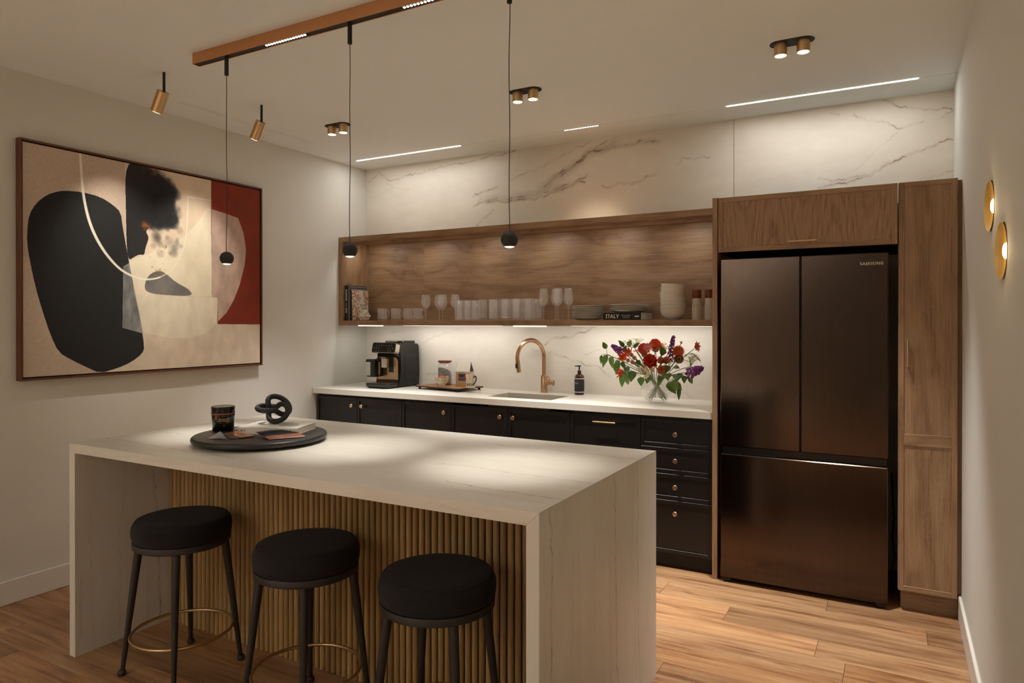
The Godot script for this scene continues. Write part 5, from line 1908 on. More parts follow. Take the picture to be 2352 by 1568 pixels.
func shelf_goods() -> void:
	var sy := 1.449
	var up := PI / 2
	# three upright books
	var t := upright_book("upright_book", "black book with white spine lettering against the shelf's side", Vector3(0.046, sy, 0.312), 0.031, 0.284, 0.215, 0.0, M.black_matte, null)
	obj(letters("FLAVORS", 0.0145, 0.0004, font("Droid Sans", 700), 0.0, 1.05), "lettering", M.white_ink, t, Vector3(0.0155, 0.205, 0.0003), Vector3(0, 0, -up))
	obj(letters("of the", 0.008, 0.0004, font("Droid Serif", 400, true)), "lettering", M.white_ink, t, Vector3(0.0155, 0.128, 0.0003), Vector3(0, 0, -up))
	obj(letters("SUN", 0.0145, 0.0004, font("Droid Sans", 700), 0.0, 1.05), "lettering", M.white_ink, t, Vector3(0.0155, 0.082, 0.0003), Vector3(0, 0, -up))
	upright_book("upright_book", "book covered in black and white dots between two other books", Vector3(0.0785, sy, 0.310), 0.020, 0.282, 0.205, 0.0, mat(Color.WHITE, 0.6, 0.0, dots_picture(), Vector2(9, 9)), mat(Color.WHITE, 0.6, 0.0, dots_picture(), Vector2(1, 1)))
	t = upright_book("upright_book", "leaning white cookbook with colourful food on its cover", Vector3(0.1085, sy, 0.312), 0.020, 0.246, 0.195, deg_to_rad(2.2), M.black_matte, mat(Color.WHITE, 0.4, 0.0, book_cover_picture()))
	for l in [["Beautiful", 0.017, 0.125, -0.135], ["Boards", 0.017, 0.100, -0.143]]:
		obj(letters(l[0], l[1], 0.0004, font("Droid Serif", 400, true), 0.0, 0.75), "lettering", M.ink, t, Vector3(0.0206, l[2], l[3]), Vector3(0, up, 0))
	var mb := MB.new()
	mb.span(Vector3(0.0203, 0.081, -0.185), Vector3(0.0207, 0.082, -0.110))
	obj(mb, "printed_rule", M.ink, t)
	# plaster rose ornament
	t = thing("rose_ornament", "small cream plaster rose ornament beside the cookbooks", "ornament", Vector3(0.205, sy, 0.255))
	mb = MB.new()
	mb.lathe([Vector2(0.0, 0.0), Vector2(0.030, 0.0), Vector2(0.038, 0.012), Vector2(0.036, 0.030), Vector2(0.026, 0.044), Vector2(0.0, 0.05)], 24, 70.0)
	obj(mb, "core", M.plaster, t)
	rng.seed = 6
	mb = MB.new()
	for ring in 4:
		var np := 6 - ring
		for i in np:
			var a := TAU * i / np + ring * 0.7
			var r := 0.045 - ring * 0.009
			var b := Basis(Vector3.UP, a)
			var lift := 0.006 + ring * 0.014
			mb.xf = Transform3D(b, Vector3(0, lift, 0))
			mb.sheet(func(s: float, q: float) -> Vector3:
				var x := (s - 0.5) * 2.0
				return Vector3(x * 0.030 * sin(PI * (0.25 + q * 0.62)), 0.004 + q * 0.036 - x * x * 0.006, r * (0.55 + 0.55 * sin(q * 1.9)) - x * x * 0.014), 6, 6)
	obj(mb, "petals", M.plaster, t).set_meta("kind", "stuff")

	# glass mugs
	var mug_label := ["clear glass mug with handle, first in the row from the plaster rose", "clear glass mug with handle, second in the row from the plaster rose", "clear glass mug with handle, third in the row from the plaster rose", "clear glass mug with handle, fourth in the row, next to the wine glasses"]
	var at_mug := 0
	t = thing("glass_mug", mug_label[0], "mug", Vector3.ZERO, 0.0, "glass mugs in a row on the shelf")
	mb = MB.new()
	mb.lathe([Vector2(0.0, 0.0), Vector2(0.030, 0.0), Vector2(0.036, 0.003), Vector2(0.0385, 0.010), Vector2(0.0385, 0.094), Vector2(0.0378, 0.0955), Vector2(0.0365, 0.0955), Vector2(0.0358, 0.094), Vector2(0.0355, 0.020), Vector2(0.032, 0.014), Vector2(0.0, 0.013)], 40, 50.0)
	obj(mb, "cup", M.glass, t)
	mb = MB.new()
	mb.tube(spline(PackedVector3Array([Vector3(0.037, 0.080, 0), Vector3(0.052, 0.080, 0), Vector3(0.062, 0.068, 0), Vector3(0.063, 0.050, 0), Vector3(0.056, 0.034, 0), Vector3(0.037, 0.028, 0)]), 6), 0.0048, 12)
	obj(mb, "handle", M.glass, t)
	var first := true
	for p in [[0.355, 0.215, 0.05], [0.486, 0.210, 0.10], [0.612, 0.215, 0.05], [0.700, 0.205, 0.15]]:
		if first:
			t.position = Vector3(p[0], sy, p[1])
			t.rotation.y = p[2]
			first = false
		else:
			at_mug += 1
			copy(t, mug_label[at_mug], Vector3(p[0], sy, p[1]), p[2])
	# stemmed glasses: small beside the mugs, tall beside the plates
	var kinds := [["small clear wine glass, %s counted from the glass mugs", "small wine glasses beside the mugs", 0.196, 0.037, [[0.795, 0.235], [0.875, 0.17], [0.952, 0.235], [1.036, 0.19]]], ["tall clear wine glass, %s counted from the heavy tumblers", "tall wine glasses beside the plates", 0.220, 0.034, [[1.806, 0.24], [1.866, 0.17], [1.918, 0.245], [1.972, 0.19]]]]
	for k in kinds:
		var h: float = k[2]
		var r: float = k[3]
		var nth := ["first", "second", "third", "fourth"]
		var at_n := 0
		t = thing("wine_glass", k[0] % nth[0], "wine glass", Vector3.ZERO, 0.0, k[1])
		mb = MB.new()
		var y0 := h * 0.44
		mb.lathe([Vector2(0.0, 0.0), Vector2(r * 0.92, 0.0), Vector2(r * 0.93, 0.0015), Vector2(r * 0.5, 0.004), Vector2(0.006, 0.009), Vector2(0.0036, 0.018), Vector2(0.0034, y0 - 0.02), Vector2(0.006, y0 - 0.006), Vector2(0.016, y0 + 0.006), Vector2(r * 0.85, y0 + 0.024), Vector2(r, y0 + 0.042), Vector2(r * 0.97, y0 + 0.062), Vector2(r * 0.80, h - 0.001), Vector2(r * 0.79, h), Vector2(r * 0.76, h - 0.001), Vector2(r * 0.935, y0 + 0.062), Vector2(r * 0.965, y0 + 0.042), Vector2(r * 0.80, y0 + 0.026), Vector2(0.014, y0 + 0.010), Vector2(0.0, y0 + 0.007)], 36, 60.0)
		obj(mb, "glass", M.glass, t)
		first = true
		for p in k[4]:
			if first:
				t.position = Vector3(p[0], sy, p[1])
				first = false
			else:
				at_n += 1
				copy(t, k[0] % nth[at_n], Vector3(p[0], sy, p[1]))
	# tumblers: slim ones, then heavy-based ones in two rows
	var tum := [["slim clear tumbler, %s of the cluster counted from the small wine glasses", "slim tumblers on the shelf", 0.148, 0.0275, 0.004, [[1.070, 0.20], [1.125, 0.255], [1.140, 0.185], [1.185, 0.245], [1.205, 0.18], [1.236, 0.225]]], ["heavy-based clear tumbler, %s counted from the slim tumblers", "heavy-based tumblers on the shelf", 0.152, 0.0345, 0.016, [[1.323, 0.262], [1.417, 0.262], [1.519, 0.262], [1.609, 0.262], [1.710, 0.262], [1.352, 0.165], [1.440, 0.165], [1.536, 0.165], [1.628, 0.165], [1.722, 0.165]]]]
	for k in tum:
		var h: float = k[2]
		var r: float = k[3]
		var b: float = k[4]
		var slim: bool = b < 0.01
		var order := ["first", "second", "third", "fourth", "fifth", "sixth"] if slim else ["first of the front row", "second of the front row", "third of the front row", "fourth of the front row", "fifth of the front row", "first of the back row", "second of the back row", "third of the back row", "fourth of the back row", "fifth of the back row"]
		var at_t := 0
		t = thing("tumbler", k[0] % order[0], "tumbler", Vector3.ZERO, 0.0, k[1])
		mb = MB.new()
		mb.lathe([Vector2(0.0, 0.0), Vector2(r - 0.003, 0.0), Vector2(r - 0.0008, 0.0015), Vector2(r, 0.005), Vector2(r, h - 0.001), Vector2(r - 0.0008, h), Vector2(r - 0.0016, h - 0.001), Vector2(r - 0.0022, b + 0.006), Vector2(r - 0.007, b + 0.001), Vector2(0.0, b)], 40, 50.0)
		obj(mb, "glass", M.glass, t)
		first = true
		for p in k[5]:
			if first:
				t.position = Vector3(p[0], sy, p[1])
				first = false
			else:
				at_t += 1
				copy(t, k[0] % order[at_t], Vector3(p[0], sy, p[1]))
	# plates: eight in one stack, four on the book
	var plate_label := ["white plate, lowest of the stack of eight", "white plate, second from the bottom of the stack of eight", "white plate, third from the bottom of the stack of eight", "white plate, fourth from the bottom of the stack of eight", "white plate, fifth from the bottom of the stack of eight", "white plate, sixth from the bottom of the stack of eight", "white plate, seventh from the bottom of the stack of eight", "white plate, topmost of the stack of eight"]
	rng.seed = 15
	for i in 8:
		plate(Vector3(2.114 + rng.randf_range(-0.004, 0.004), sy + i * 0.0113, 0.178), 0.108, plate_label[i], "plates stacked beside the wine glasses", i == 0)
	var ti := thing("lying_book", "black lying book with white title ITALY under white plates", "book", Vector3(2.404, sy, 0.20), deg_to_rad(-3.0))
	mb = MB.new()
	mb.span(Vector3(-0.132, 0, -0.10), Vector3(0.132, 0.0025, 0.10), 0.0006)
	mb.span(Vector3(-0.132, 0.0455, -0.10), Vector3(0.132, 0.048, 0.10), 0.0006)
	mb.span(Vector3(-0.132, 0, 0.097), Vector3(0.132, 0.048, 0.10), 0.001)
	obj(mb, "cover", M.black_matte, ti)
	mb = MB.new()
	mb.span(Vector3(-0.129, 0.0025, -0.097), Vector3(0.1315, 0.0455, 0.097))
	obj(mb, "pages", M.page, ti)
	obj(letters("ITALY", 0.0245, 0.0005, font("Droid Sans", 700), 0.0, 1.02), "lettering", M.white_ink, ti, Vector3(-0.066, 0.024, 0.1004))
	obj(letters("The Ultimate\nCookbook", 0.0072, 0.0004, font("Droid Serif")), "lettering", M.white_ink, ti, Vector3(0.030, 0.024, 0.1004))
	mb = MB.new()
	mb.span(Vector3(0.089, 0.020, 0.1), Vector3(0.119, 0.028, 0.1005))
	obj(mb, "publisher_mark", M.white_ink, ti)
	var pl4 := ["wide white plate lying directly on the black lying book", "wide white plate, second from the bottom on the black lying book", "wide white plate, third from the bottom on the black lying book", "wide white plate, topmost on the black lying book"]
	for i in 4:
		plate(Vector3(2.412 + (0.008 if i == 1 or i == 2 else -0.002), sy + 0.0485 + i * 0.0118, 0.19), 0.134, pl4[i], "wide plates on the lying book", i == 0)
	# bowls
	var bw := ["white bowl, lowest of the tall stack", "white bowl, second from the bottom of the tall stack", "white bowl, third from the bottom of the tall stack", "white bowl, fourth from the bottom of the tall stack", "white bowl, third from the top of the tall stack", "white bowl, second from the top of the tall stack, tilted", "white bowl, topmost of the tall stack, tilted"]
	var by := [0.0, 0.0225, 0.0455, 0.068, 0.0975, 0.124, 0.147]
	for i in 7:
		t = thing("cereal_bowl", bw[i], "bowl", Vector3(2.706, sy + by[i], 0.195), 0.0, "white bowls in a tall stack")
		mb = MB.new()
		mb.lathe([Vector2(0.0, 0.0), Vector2(0.036, 0.0), Vector2(0.038, 0.001), Vector2(0.055, 0.013), Vector2(0.069, 0.028), Vector2(0.0765, 0.044), Vector2(0.0785, 0.060), Vector2(0.0798, 0.076), Vector2(0.0832, 0.0795), Vector2(0.0830, 0.0815), Vector2(0.0795, 0.0812), Vector2(0.0765, 0.076), Vector2(0.0755, 0.060), Vector2(0.075, 0.046), Vector2(0.066, 0.030), Vector2(0.05, 0.016), Vector2(0.0, 0.006)], 44, 50.0)
		obj(mb, "shell", M.ceramic, t)
		if i == 6:
			t.rotation.z = deg_to_rad(-4.0)
		elif i == 5:
			t.rotation.z = deg_to_rad(-1.5)
		elif i == 4:
			t.rotation.z = deg_to_rad(3.0)
	# grinders
	var gl := ["white ribbed grinder with brown wooden top beside the bowls", "white ribbed grinder with brown wooden top beside the oak panel"]
	for i in 2:
		t = thing("spice_grinder", gl[i], "grinder", Vector3(2.858 + i * 0.079, sy, 0.20), 0.0, "spice grinders on the shelf")
		mb = MB.new()
		mb.lathe([Vector2(0.0, 0.0), Vector2(0.0265, 0.0), Vector2(0.0278, 0.0015), Vector2(0.0278, 0.128), Vector2(0.0255, 0.136), Vector2(0.0, 0.136)], 36)
		var sh := obj(mb, "body", M.grinder, t)
		mb = MB.new()
		for j in 30:
			var a := TAU * j / 30.0
			mb.tube(PackedVector3Array([Vector3(cos(a) * 0.0274, 0.003, sin(a) * 0.0274), Vector3(cos(a) * 0.0274, 0.098, sin(a) * 0.0274)]), 0.0016, 6)
		tag(obj(mb, "ribs", M.grinder, sh), "", "", "", "stuff")
		mb = MB.new()
		mb.lathe([Vector2(0.0, 0.137), Vector2(0.0268, 0.137), Vector2(0.0276, 0.139), Vector2(0.0276, 0.185), Vector2(0.026, 0.188), Vector2(0.0, 0.188)], 36)
		obj(mb, "wooden_top", M.bamboo, t)

func plate(at: Vector3, r: float, label: String, group: String, _lowest: bool) -> void:
	var t := thing("dinner_plate", label, "plate", at, 0.0, group)
	var mb := MB.new()
	mb.lathe([Vector2(0.0, 0.001), Vector2(r * 0.58, 0.001), Vector2(r * 0.60, 0.0), Vector2(r * 0.63, 0.0), Vector2(r * 0.66, 0.003), Vector2(r * 0.86, 0.0105), Vector2(r, 0.0165), Vector2(r + 0.0005, 0.0178), Vector2(r - 0.001, 0.0186), Vector2(r * 0.85, 0.0135), Vector2(r * 0.64, 0.0062), Vector2(0.0, 0.0050)], 48, 50.0)
	obj(mb, "dish", M.ceramic, t)

func tray_goods() -> void:
	var ty := IH + 0.036
	var t := thing("round_tray", "large round black wooden tray on the island", "tray", Vector3(1.53, IH, 2.457))
	var mb := MB.new()
	var pr := [Vector2(0.0, 0.011), Vector2(0.262, 0.011)]
	for i in 9:
		var a := -PI / 2 + PI * i / 8.0
		pr.append(Vector2(0.268 + cos(a) * 0.0125, 0.0235 + sin(a) * 0.0125))
	pr.append(Vector2(0.0, 0.036))
	mb.lathe(pr, 72, 45.0)
	obj(mb, "board", M.black_wood, t)
	mb = MB.new()
	mb.lathe([Vector2(0.0, 0.0), Vector2(0.20, 0.0), Vector2(0.202, 0.001), Vector2(0.202, 0.011), Vector2(0.0, 0.011)], 56)
	obj(mb, "foot", M.black_matte, t)

	# candle
	t = thing("candle", "black glass candle jar with lid and tan leather tie on the tray", "candle", Vector3(1.318, ty, 2.482), deg_to_rad(50.0))
	mb = MB.new()
	mb.lathe([Vector2(0.0, 0.0), Vector2(0.042, 0.0), Vector2(0.0455, 0.004), Vector2(0.0495, 0.094), Vector2(0.049, 0.096), Vector2(0.0, 0.096)], 44, 40.0)
	var jr := obj(mb, "jar", M.black_gloss, t)
	mb = MB.new()
	mb.lathe([Vector2(0.0, 0.097), Vector2(0.0470, 0.097), Vector2(0.0500, 0.099), Vector2(0.0505, 0.106), Vector2(0.0495, 0.1085), Vector2(0.0470, 0.1085), Vector2(0.0465, 0.1075), Vector2(0.0, 0.1075)], 44, 40.0)
	obj(mb, "lid", M.black_gloss, t)
	mb = MB.new()
	mb.lathe([Vector2(0.0490, 0.0745), Vector2(0.0502, 0.0748), Vector2(0.0504, 0.0795), Vector2(0.0492, 0.0798)], 44, 40.0)
	var ka := deg_to_rad(-32.0)
	var kp := Vector3(sin(ka), 0, cos(ka)) * 0.0505
	mb.ball(kp + Vector3(0, 0.077, 0), 0.0055, 12, 8, Vector3(1.1, 0.9, 0.8))
	for s in [-1, 1]:
		mb.xf = Transform3D(Basis(Vector3.UP, ka) * Basis(Vector3(0, 0, 1), 0.2 * s), kp + Vector3(0, 0.076, 0))
		mb.box(Vector3(0.0, -0.012, 0.001), Vector3(0.006, 0.024, 0.0015), 0.0005)
	obj(mb, "leather_tie", M.leather, t)
	for l in [["— • —", 0.0045, 0.067], ["BLACK FIG", 0.0062, 0.055], ["• PATCHOULI •", 0.0062, 0.0465], ["———— – ————", 0.0028, 0.0385], ["—— –", 0.0036, 0.030], ["– —", 0.003, 0.024]]:
		obj(letters(l[0], l[1], 0.0005, font("Droid Sans", 600), 0.0479 + (l[2] - 0.045) * 0.04), "lettering", M.gold_ink, jr, Vector3(0, l[2], 0), Vector3(0, deg_to_rad(6.0), 0))

	# white book
	t = thing("white_book", "thick white paperback book lying on the black tray", "book", Vector3(1.546, ty, 2.378), deg_to_rad(20.5))
	mb = MB.new()
	mb.span(Vector3(-0.137, 0.0, -0.097), Vector3(0.137, 0.0012, 0.097))
	mb.span(Vector3(-0.137, 0.0268, -0.097), Vector3(0.137, 0.028, 0.097), 0.0004)
	mb.span(Vector3(-0.137, 0.0, 0.0955), Vector3(0.137, 0.028, 0.097), 0.0004)
	obj(mb, "cover", M.white_cover, t)
	mb = MB.new()
	mb.span(Vector3(-0.1355, 0.0012, -0.096), Vector3(0.1355, 0.0268, 0.0955))
	obj(mb, "pages", M.page, t)
	mb = MB.new()
	mb.box(Vector3(-0.116, 0.014, 0.0972), Vector3(0.012, 0.010, 0.0004))
	mb.box(Vector3(-0.102, 0.015, 0.0972), Vector3(0.010, 0.007, 0.0004))
	obj(mb, "spine_print", mat(Color8(130, 152, 132), 0.6), t)
	mb = MB.new()
	mb.box(Vector3(0.107, 0.015, 0.0972), Vector3(0.006, 0.009, 0.0004))
	obj(mb, "publisher_mark", M.ink, t)
	mb = MB.new()
	mb.lathe([Vector2(0.0, 0.0285), Vector2(0.045, 0.0285), Vector2(0.0455, 0.0281)], 36)
	obj(mb, "printed_circle", mat(Color8(170, 166, 158), 0.7), t, Vector3(0.055, 0, 0.0))

	# knotted loop
	t = thing("knot_sculpture", "matte black knotted loop sculpture resting on the white book", "sculpture", Vector3(1.492, ty + 0.028, 2.343), deg_to_rad(35.0))
	mb = MB.new()
	var path := PackedVector3Array()
	for i in 120:
		var a := TAU * i / 120.0
		var rr := 2.0 + cos(3.0 * a)
		path.append(Vector3(rr * cos(2.0 * a), rr * sin(2.0 * a), 1.15 * sin(3.0 * a)))
	var b := Basis(Vector3(1, 0, 0), deg_to_rad(-52.0)) * Basis(Vector3(0, 0, 1), deg_to_rad(60.0)) * Basis.from_scale(Vector3(0.0215, 0.0275, 0.0215))
	var lo := 10.0
	for i in 120:
		path[i] = b * path[i]
		lo = minf(lo, path[i].y)
	for i in 120:
		path[i].y -= lo - 0.0118
	mb.tube(path, 0.0118, 18, true)
	obj(mb, "loop", M.black_matte, t)

	# loose samples on the tray
	t = thing("sample_tile", "thin grey folded sample card on the black tray", "sample")
	mb = MB.new()
	var g := [Vector3(1.462, 0.0, 2.672), Vector3(1.405, 0.0, 2.566), Vector3(1.545, 0.0, 2.640)]
	var fold: Vector3 = (g[0] + g[2]) * 0.5
	mb.tri(g[0] + Vector3(0, 0.001, 0), fold + Vector3(0, 0.004, 0), g[1] + Vector3(0, 0.014, 0), Vector3.UP)
	mb.tri(g[2] + Vector3(0, 0.001, 0), fold + Vector3(0, 0.004, 0), g[1] + Vector3(0, 0.014, 0), Vector3.UP)
	mb.tri(g[0], fold, g[1] + Vector3(0, 0.0125, 0), Vector3.DOWN)
	mb.tri(g[2], fold, g[1] + Vector3(0, 0.0125, 0), Vector3.DOWN)
	obj(mb, "card", mat(Color8(150, 148, 144), 0.4, 0.4), t, Vector3(0, ty, 0))
	t = thing("sample_tile", "thin dark grey sample card under the copper one on the tray", "sample")
	prism(t, "card", mat(Color8(88, 84, 80), 0.4, 0.3), [Vector2(1.415, 2.552), Vector2(1.548, 2.632), Vector2(1.572, 2.604), Vector2(1.47, 2.54)], ty + 0.0005, ty + 0.003)
	t = thing("sample_tile", "glossy copper-coloured sample card with a small metal ring", "sample")
	prism(t, "card", mat(Color8(196, 122, 56), 0.18, 0.7), [Vector2(1.424, 2.556), Vector2(1.420, 2.500), Vector2(1.592, 2.536), Vector2(1.576, 2.600)], ty + 0.0035, ty + 0.0055)
	mb = MB.new()
	for k in 2:
		var ring := PackedVector3Array()
		for i in 20:
			var a := TAU * i / 20.0
			ring.append(Vector3(cos(a) * 0.009, 0.009 + sin(a) * 0.009, k * 0.005))
		mb.tube(ring, 0.0012, 6, true)
	obj(mb, "ring", M.chrome, t, Vector3(1.452, ty + 0.0058, 2.522), Vector3(0, 0.6, 0))
	# fan of colour strips
	t = thing("colour_fan", "black fan of colour sample strips lying open before the white book", "sample fan", Vector3(1.618, ty, 2.535), 0.0)
	var cols := [Color8(20, 19, 19), Color8(28, 27, 27), Color8(18, 18, 18), Color8(34, 32, 32), Color8(24, 23, 23), Color8(212, 84, 34), Color8(108, 136, 72), Color8(196, 40, 86), Color8(176, 124, 70)]
	for i in 9:
		mb = MB.new()
		mb.box(Vector3(0.062, 0.0, 0.0), Vector3(0.150, 0.0016, 0.036), 0.0005)
		obj(mb, "strip", mat(cols[i], 0.3), t, Vector3(0.010 * i, 0.022 - 0.0023 * i, 0.002 * i), Vector3(0, deg_to_rad(78.0 - i * 2.0), 0))

func prism(parent: Node3D, called: String, m: Material, pts: Array, y0: float, y1: float) -> void:
	var mb := MB.new()
	var p := PackedVector2Array()
	for q in pts:
		p.append(Vector2(q.x, -q.y))
	mb.xf = Transform3D(Basis(Vector3(1, 0, 0), -PI / 2), Vector3.ZERO)
	mb.extrude(p, y0, y1)
	obj(mb, called, m, parent)

# ---------------------------------------------------------------- the bouquet
const VASE := Vector3(2.628, 0.927, 0.285)

func petal(mb: MB, len: float, wid: float, lift: float, cup: float, base := 0.12, point := 0.0, nu := 4, nv := 5) -> void:
	# grows along +z from the origin, its upper side towards +y
	mb.sheet(func(s: float, q: float) -> Vector3:
		var x := (s - 0.5) * 2.0
		var sh := pow(sin(PI * clampf(base + q * (1.0 - base - 0.06 + point * 0.06), 0.0, 1.0)), 0.62)
		var w := wid * 0.5 * sh
		return Vector3(x * w, lift * q * q * len + cup * x * x * w, len * q * (1.0 - 0.12 * x * x * q)), nu, nv)

func facing(dir: Vector3) -> Basis:
	# turns +y to dir
	var y := dir.normalized()
	var x := Vector3.RIGHT if absf(y.x) < 0.8 else Vector3.FORWARD
	var z := x.cross(y).normalized()
	return Basis(y.cross(z).normalized(), y, z)

var stem_seed := 0

func stem(t: Node3D, head: Vector3, r := 0.0022) -> void:
	stem_seed += 1
	rng.seed = 400 + stem_seed
	var a := rng.randf() * TAU
	var b := atan2(head.z - VASE.z, head.x - VASE.x)
	var foot := VASE + Vector3(cos(b + PI + rng.randf_range(-0.7, 0.7)) * 0.055, 0.016 + rng.randf() * 0.03, sin(b + PI + rng.randf_range(-0.7, 0.7)) * 0.055)
	var neck := VASE + Vector3(cos(b) * 0.036 + rng.randf_range(-0.012, 0.012), 0.150, sin(b) * 0.036 + rng.randf_range(-0.012, 0.012))
	var mid := neck.lerp(head, 0.55) + Vector3(0, 0.012, 0)
	var mb := MB.new()
	mb.tube(spline(PackedVector3Array([foot, neck, mid, head]), 6), r, 7)
	obj(mb, "stem", M.stem, t)

func bloom(called: String, label: String, at: Vector3, dir: Vector3, group := "flowers in the round glass vase") -> Array:
	var t := thing(called, label, "flower", Vector3.ZERO, 0.0, group)
	stem(t, at)
	var mb := MB.new()
	mb.xf = Transform3D(facing(dir), at)
	return [t, mb]

func leafcolor(c: Array, back := 0.25) -> StandardMaterial3D:
	var m := mat(Color8(c[0], c[1], c[2]), 0.5)
	m.backlight_enabled = true
	m.backlight = Color(c[0] / 255.0, c[1] / 255.0, c[2] / 255.0) * back
	return m

func bouquet() -> void:
	var t := thing("glass_vase", "round clear glass vase of flowers on the worktop", "vase", VASE)
	var mb := MB.new()
	var outer := []
	var inner := []
	var R := 0.100
	for i in 17:
		var a := lerpf(-1.10, 0.98, i / 16.0)
		outer.append(Vector2(cos(a) * R, sin(a) * R * 0.99 + 0.0895))
	for i in 17:
		var a := lerpf(1.0, -1.06, i / 16.0)
		inner.append(Vector2(cos(a) * (R - 0.003), sin(a) * (R - 0.003) * 0.99 + 0.0900))
	var pr := [Vector2(0.0, 0.0), Vector2(0.044, 0.0)]
	pr.append_array(outer)
	pr.append(Vector2(0.0575, 0.178))
	pr.append(Vector2(0.0555, 0.1782))
	pr.append_array(inner)
	pr.append(Vector2(0.0, 0.0045))
	mb.lathe(pr, 56, 60.0)
	obj(mb, "glass", M.glass, t)
	mb = MB.new()
	var wp := [Vector2(0.0, 0.006), Vector2(0.043, 0.006)]
	for i in 13:
		var a := lerpf(-1.0, 0.35, i / 12.0)
		wp.append(Vector2(cos(a) * (R - 0.0042), sin(a) * (R - 0.0042) * 0.99 + 0.0900))
	wp.append(Vector2(0.0, wp[-1].y))
	mb.lathe(wp, 48, 60.0)
	tag(obj(mb, "water", M.water, t), "", "", "", "stuff")

	var cam_dir := Vector3(0.30, 0.12, 0.95)
	var coral := leafcolor([226, 86, 66], 0.4)
	var coral2 := leafcolor([236, 96, 56], 0.35)
	var pink := leafcolor([224, 122, 130], 0.4)
	var peach := leafcolor([238, 158, 116], 0.4)
	var blush := leafcolor([232, 186, 168], 0.3)
	var orange := leafcolor([228, 108, 58], 0.4)
	var red_orange := leafcolor([232, 84, 34], 0.4)
	var purple := leafcolor([124, 46, 134], 0.4)
	var violet := leafcolor([156, 76, 166], 0.4)
	var cream := leafcolor([226, 214, 178], 0.3)
	var lime := leafcolor([156, 158, 92], 0.25)
	var yellow := mat(Color8(204, 158, 50), 0.7)
	var dark := mat(Color8(52, 28, 22), 0.8)
	rng.seed = 50

	# broad poppies
	for p in [["coral_poppy", "large coral poppy high in the middle of the bouquet", Vector3(2.560, 1.262, 0.33), Vector3(0.1, 0.35, 0.9), coral, 0.042], ["coral_poppy", "bright orange-red poppy behind the large coral poppy", Vector3(2.612, 1.290, 0.275), Vector3(0.4, 0.5, 0.7), coral2, 0.040]]:
		var bt := bloom(p[0], p[1], p[2], p[3])
		for ring in 2:
			for i in 5:
				var k: MB = bt[1]
				var keep := k.xf
				k.xf = keep * Transform3D(Basis(Vector3.UP, TAU * i / 5.0 + ring * 0.6), Vector3(0, 0.002 * ring, 0))
				petal(k, p[5] * (1.0 - ring * 0.15), p[5] * 1.25, 0.30 + ring * 0.35, 0.28)
				k.xf = keep
		obj(bt[1], "petals", p[4], bt[0])
		mb = MB.new()
		mb.xf = bt[1].xf
		mb.ball(Vector3(0, 0.006, 0), 0.009, 12, 6, Vector3(1, 0.6, 1))
		obj(mb, "heart", yellow, bt[0])
	# daisies: one in front of the poppy, the zinnia, the side-on cosmos
	for p in [["pink_daisy", "pink daisy in front of the large coral poppy", Vector3(2.602, 1.279, 0.385), Vector3(0.25, 0.25, 0.9), pink, 0.034, 13, 0.010], ["pink_zinnia", "flat pink zinnia with orange heart beside the coral poppy", Vector3(2.522, 1.254, 0.375), Vector3(-0.1, 0.95, 0.3), pink, 0.024, 14, 0.009], ["pink_cosmos", "salmon pink cosmos seen side-on, reaching towards the oak panel", Vector3(2.884, 1.285, 0.305), Vector3(0.9, 0.15, 0.35), leafcolor([226, 118, 104], 0.35), 0.036, 8, 0.018]]:
		var bt := bloom(p[0], p[1], p[2], p[3])
		var k: MB = bt[1]
		var keep := k.xf
		for i in p[6]:
			k.xf = keep * Transform3D(Basis(Vector3.UP, TAU * i / p[6]), Vector3.ZERO)
			petal(k, p[5], p[7], rng.randf_range(0.05, 0.3), 0.15, 0.2, 0.4)
		k.xf = keep
		obj(k, "petals", p[4], bt[0])
		mb = MB.new()
		mb.xf = keep
		mb.ball(Vector3(0, 0.003, 0), p[5] * 0.22, 10, 6, Vector3(1, 0.7, 1))
		obj(mb, "heart", yellow, bt[0])
	# gerberas
	for p in [["gerbera", "orange gerbera with green heart below the purple spike", Vector3(2.779, 1.256, 0.335), Vector3(0.32, 0.10, 0.94), orange, 0.043, 1.0], ["gerbera", "rusty gerbera with dark heart and pale fringe below the orange one", Vector3(2.797, 1.212, 0.385), Vector3(0.30, -0.05, 0.95), leafcolor([170, 70, 36], 0.3), 0.034, 0.0]]:
		var bt := bloom(p[0], p[1], p[2], p[3])
		var k: MB = bt[1]
		var keep := k.xf
		for ring in 3:
			for i in 24:
				k.xf = keep * Transform3D(Basis(Vector3.UP, TAU * (i + ring * 0.37) / 24.0), Vector3(0, 0.0012 * ring, 0))
				petal(k, p[5] * (1.0 - ring * 0.16), 0.0085, 0.10 + ring * 0.14, 0.1, 0.22, 0.3, 2, 4)
		k.xf = keep
		obj(k, "petals", p[4], bt[0])
		mb = MB.new()
		for ring in 2:
			for i in 30:
				mb.xf = keep * Transform3D(Basis(Vector3.UP, TAU * i / 30.0 + ring * 0.1), Vector3(0, 0.004, 0))
				petal(mb, (0.020 if p[6] == 0.0 else 0.012) - ring * 0.004, 0.0035, 0.6, 0.1, 0.2, 0.2, 2, 2)
		obj(mb, "fringe", lime if p[6] == 0.0 else orange, bt[0])
		mb = MB.new()
		mb.xf = keep
		mb.ball(Vector3(0, 0.004, 0), 0.008, 12, 6, Vector3(1, 0.7, 1))
		obj(mb, "heart", dark if p[6] == 0.0 else lime, bt[0])
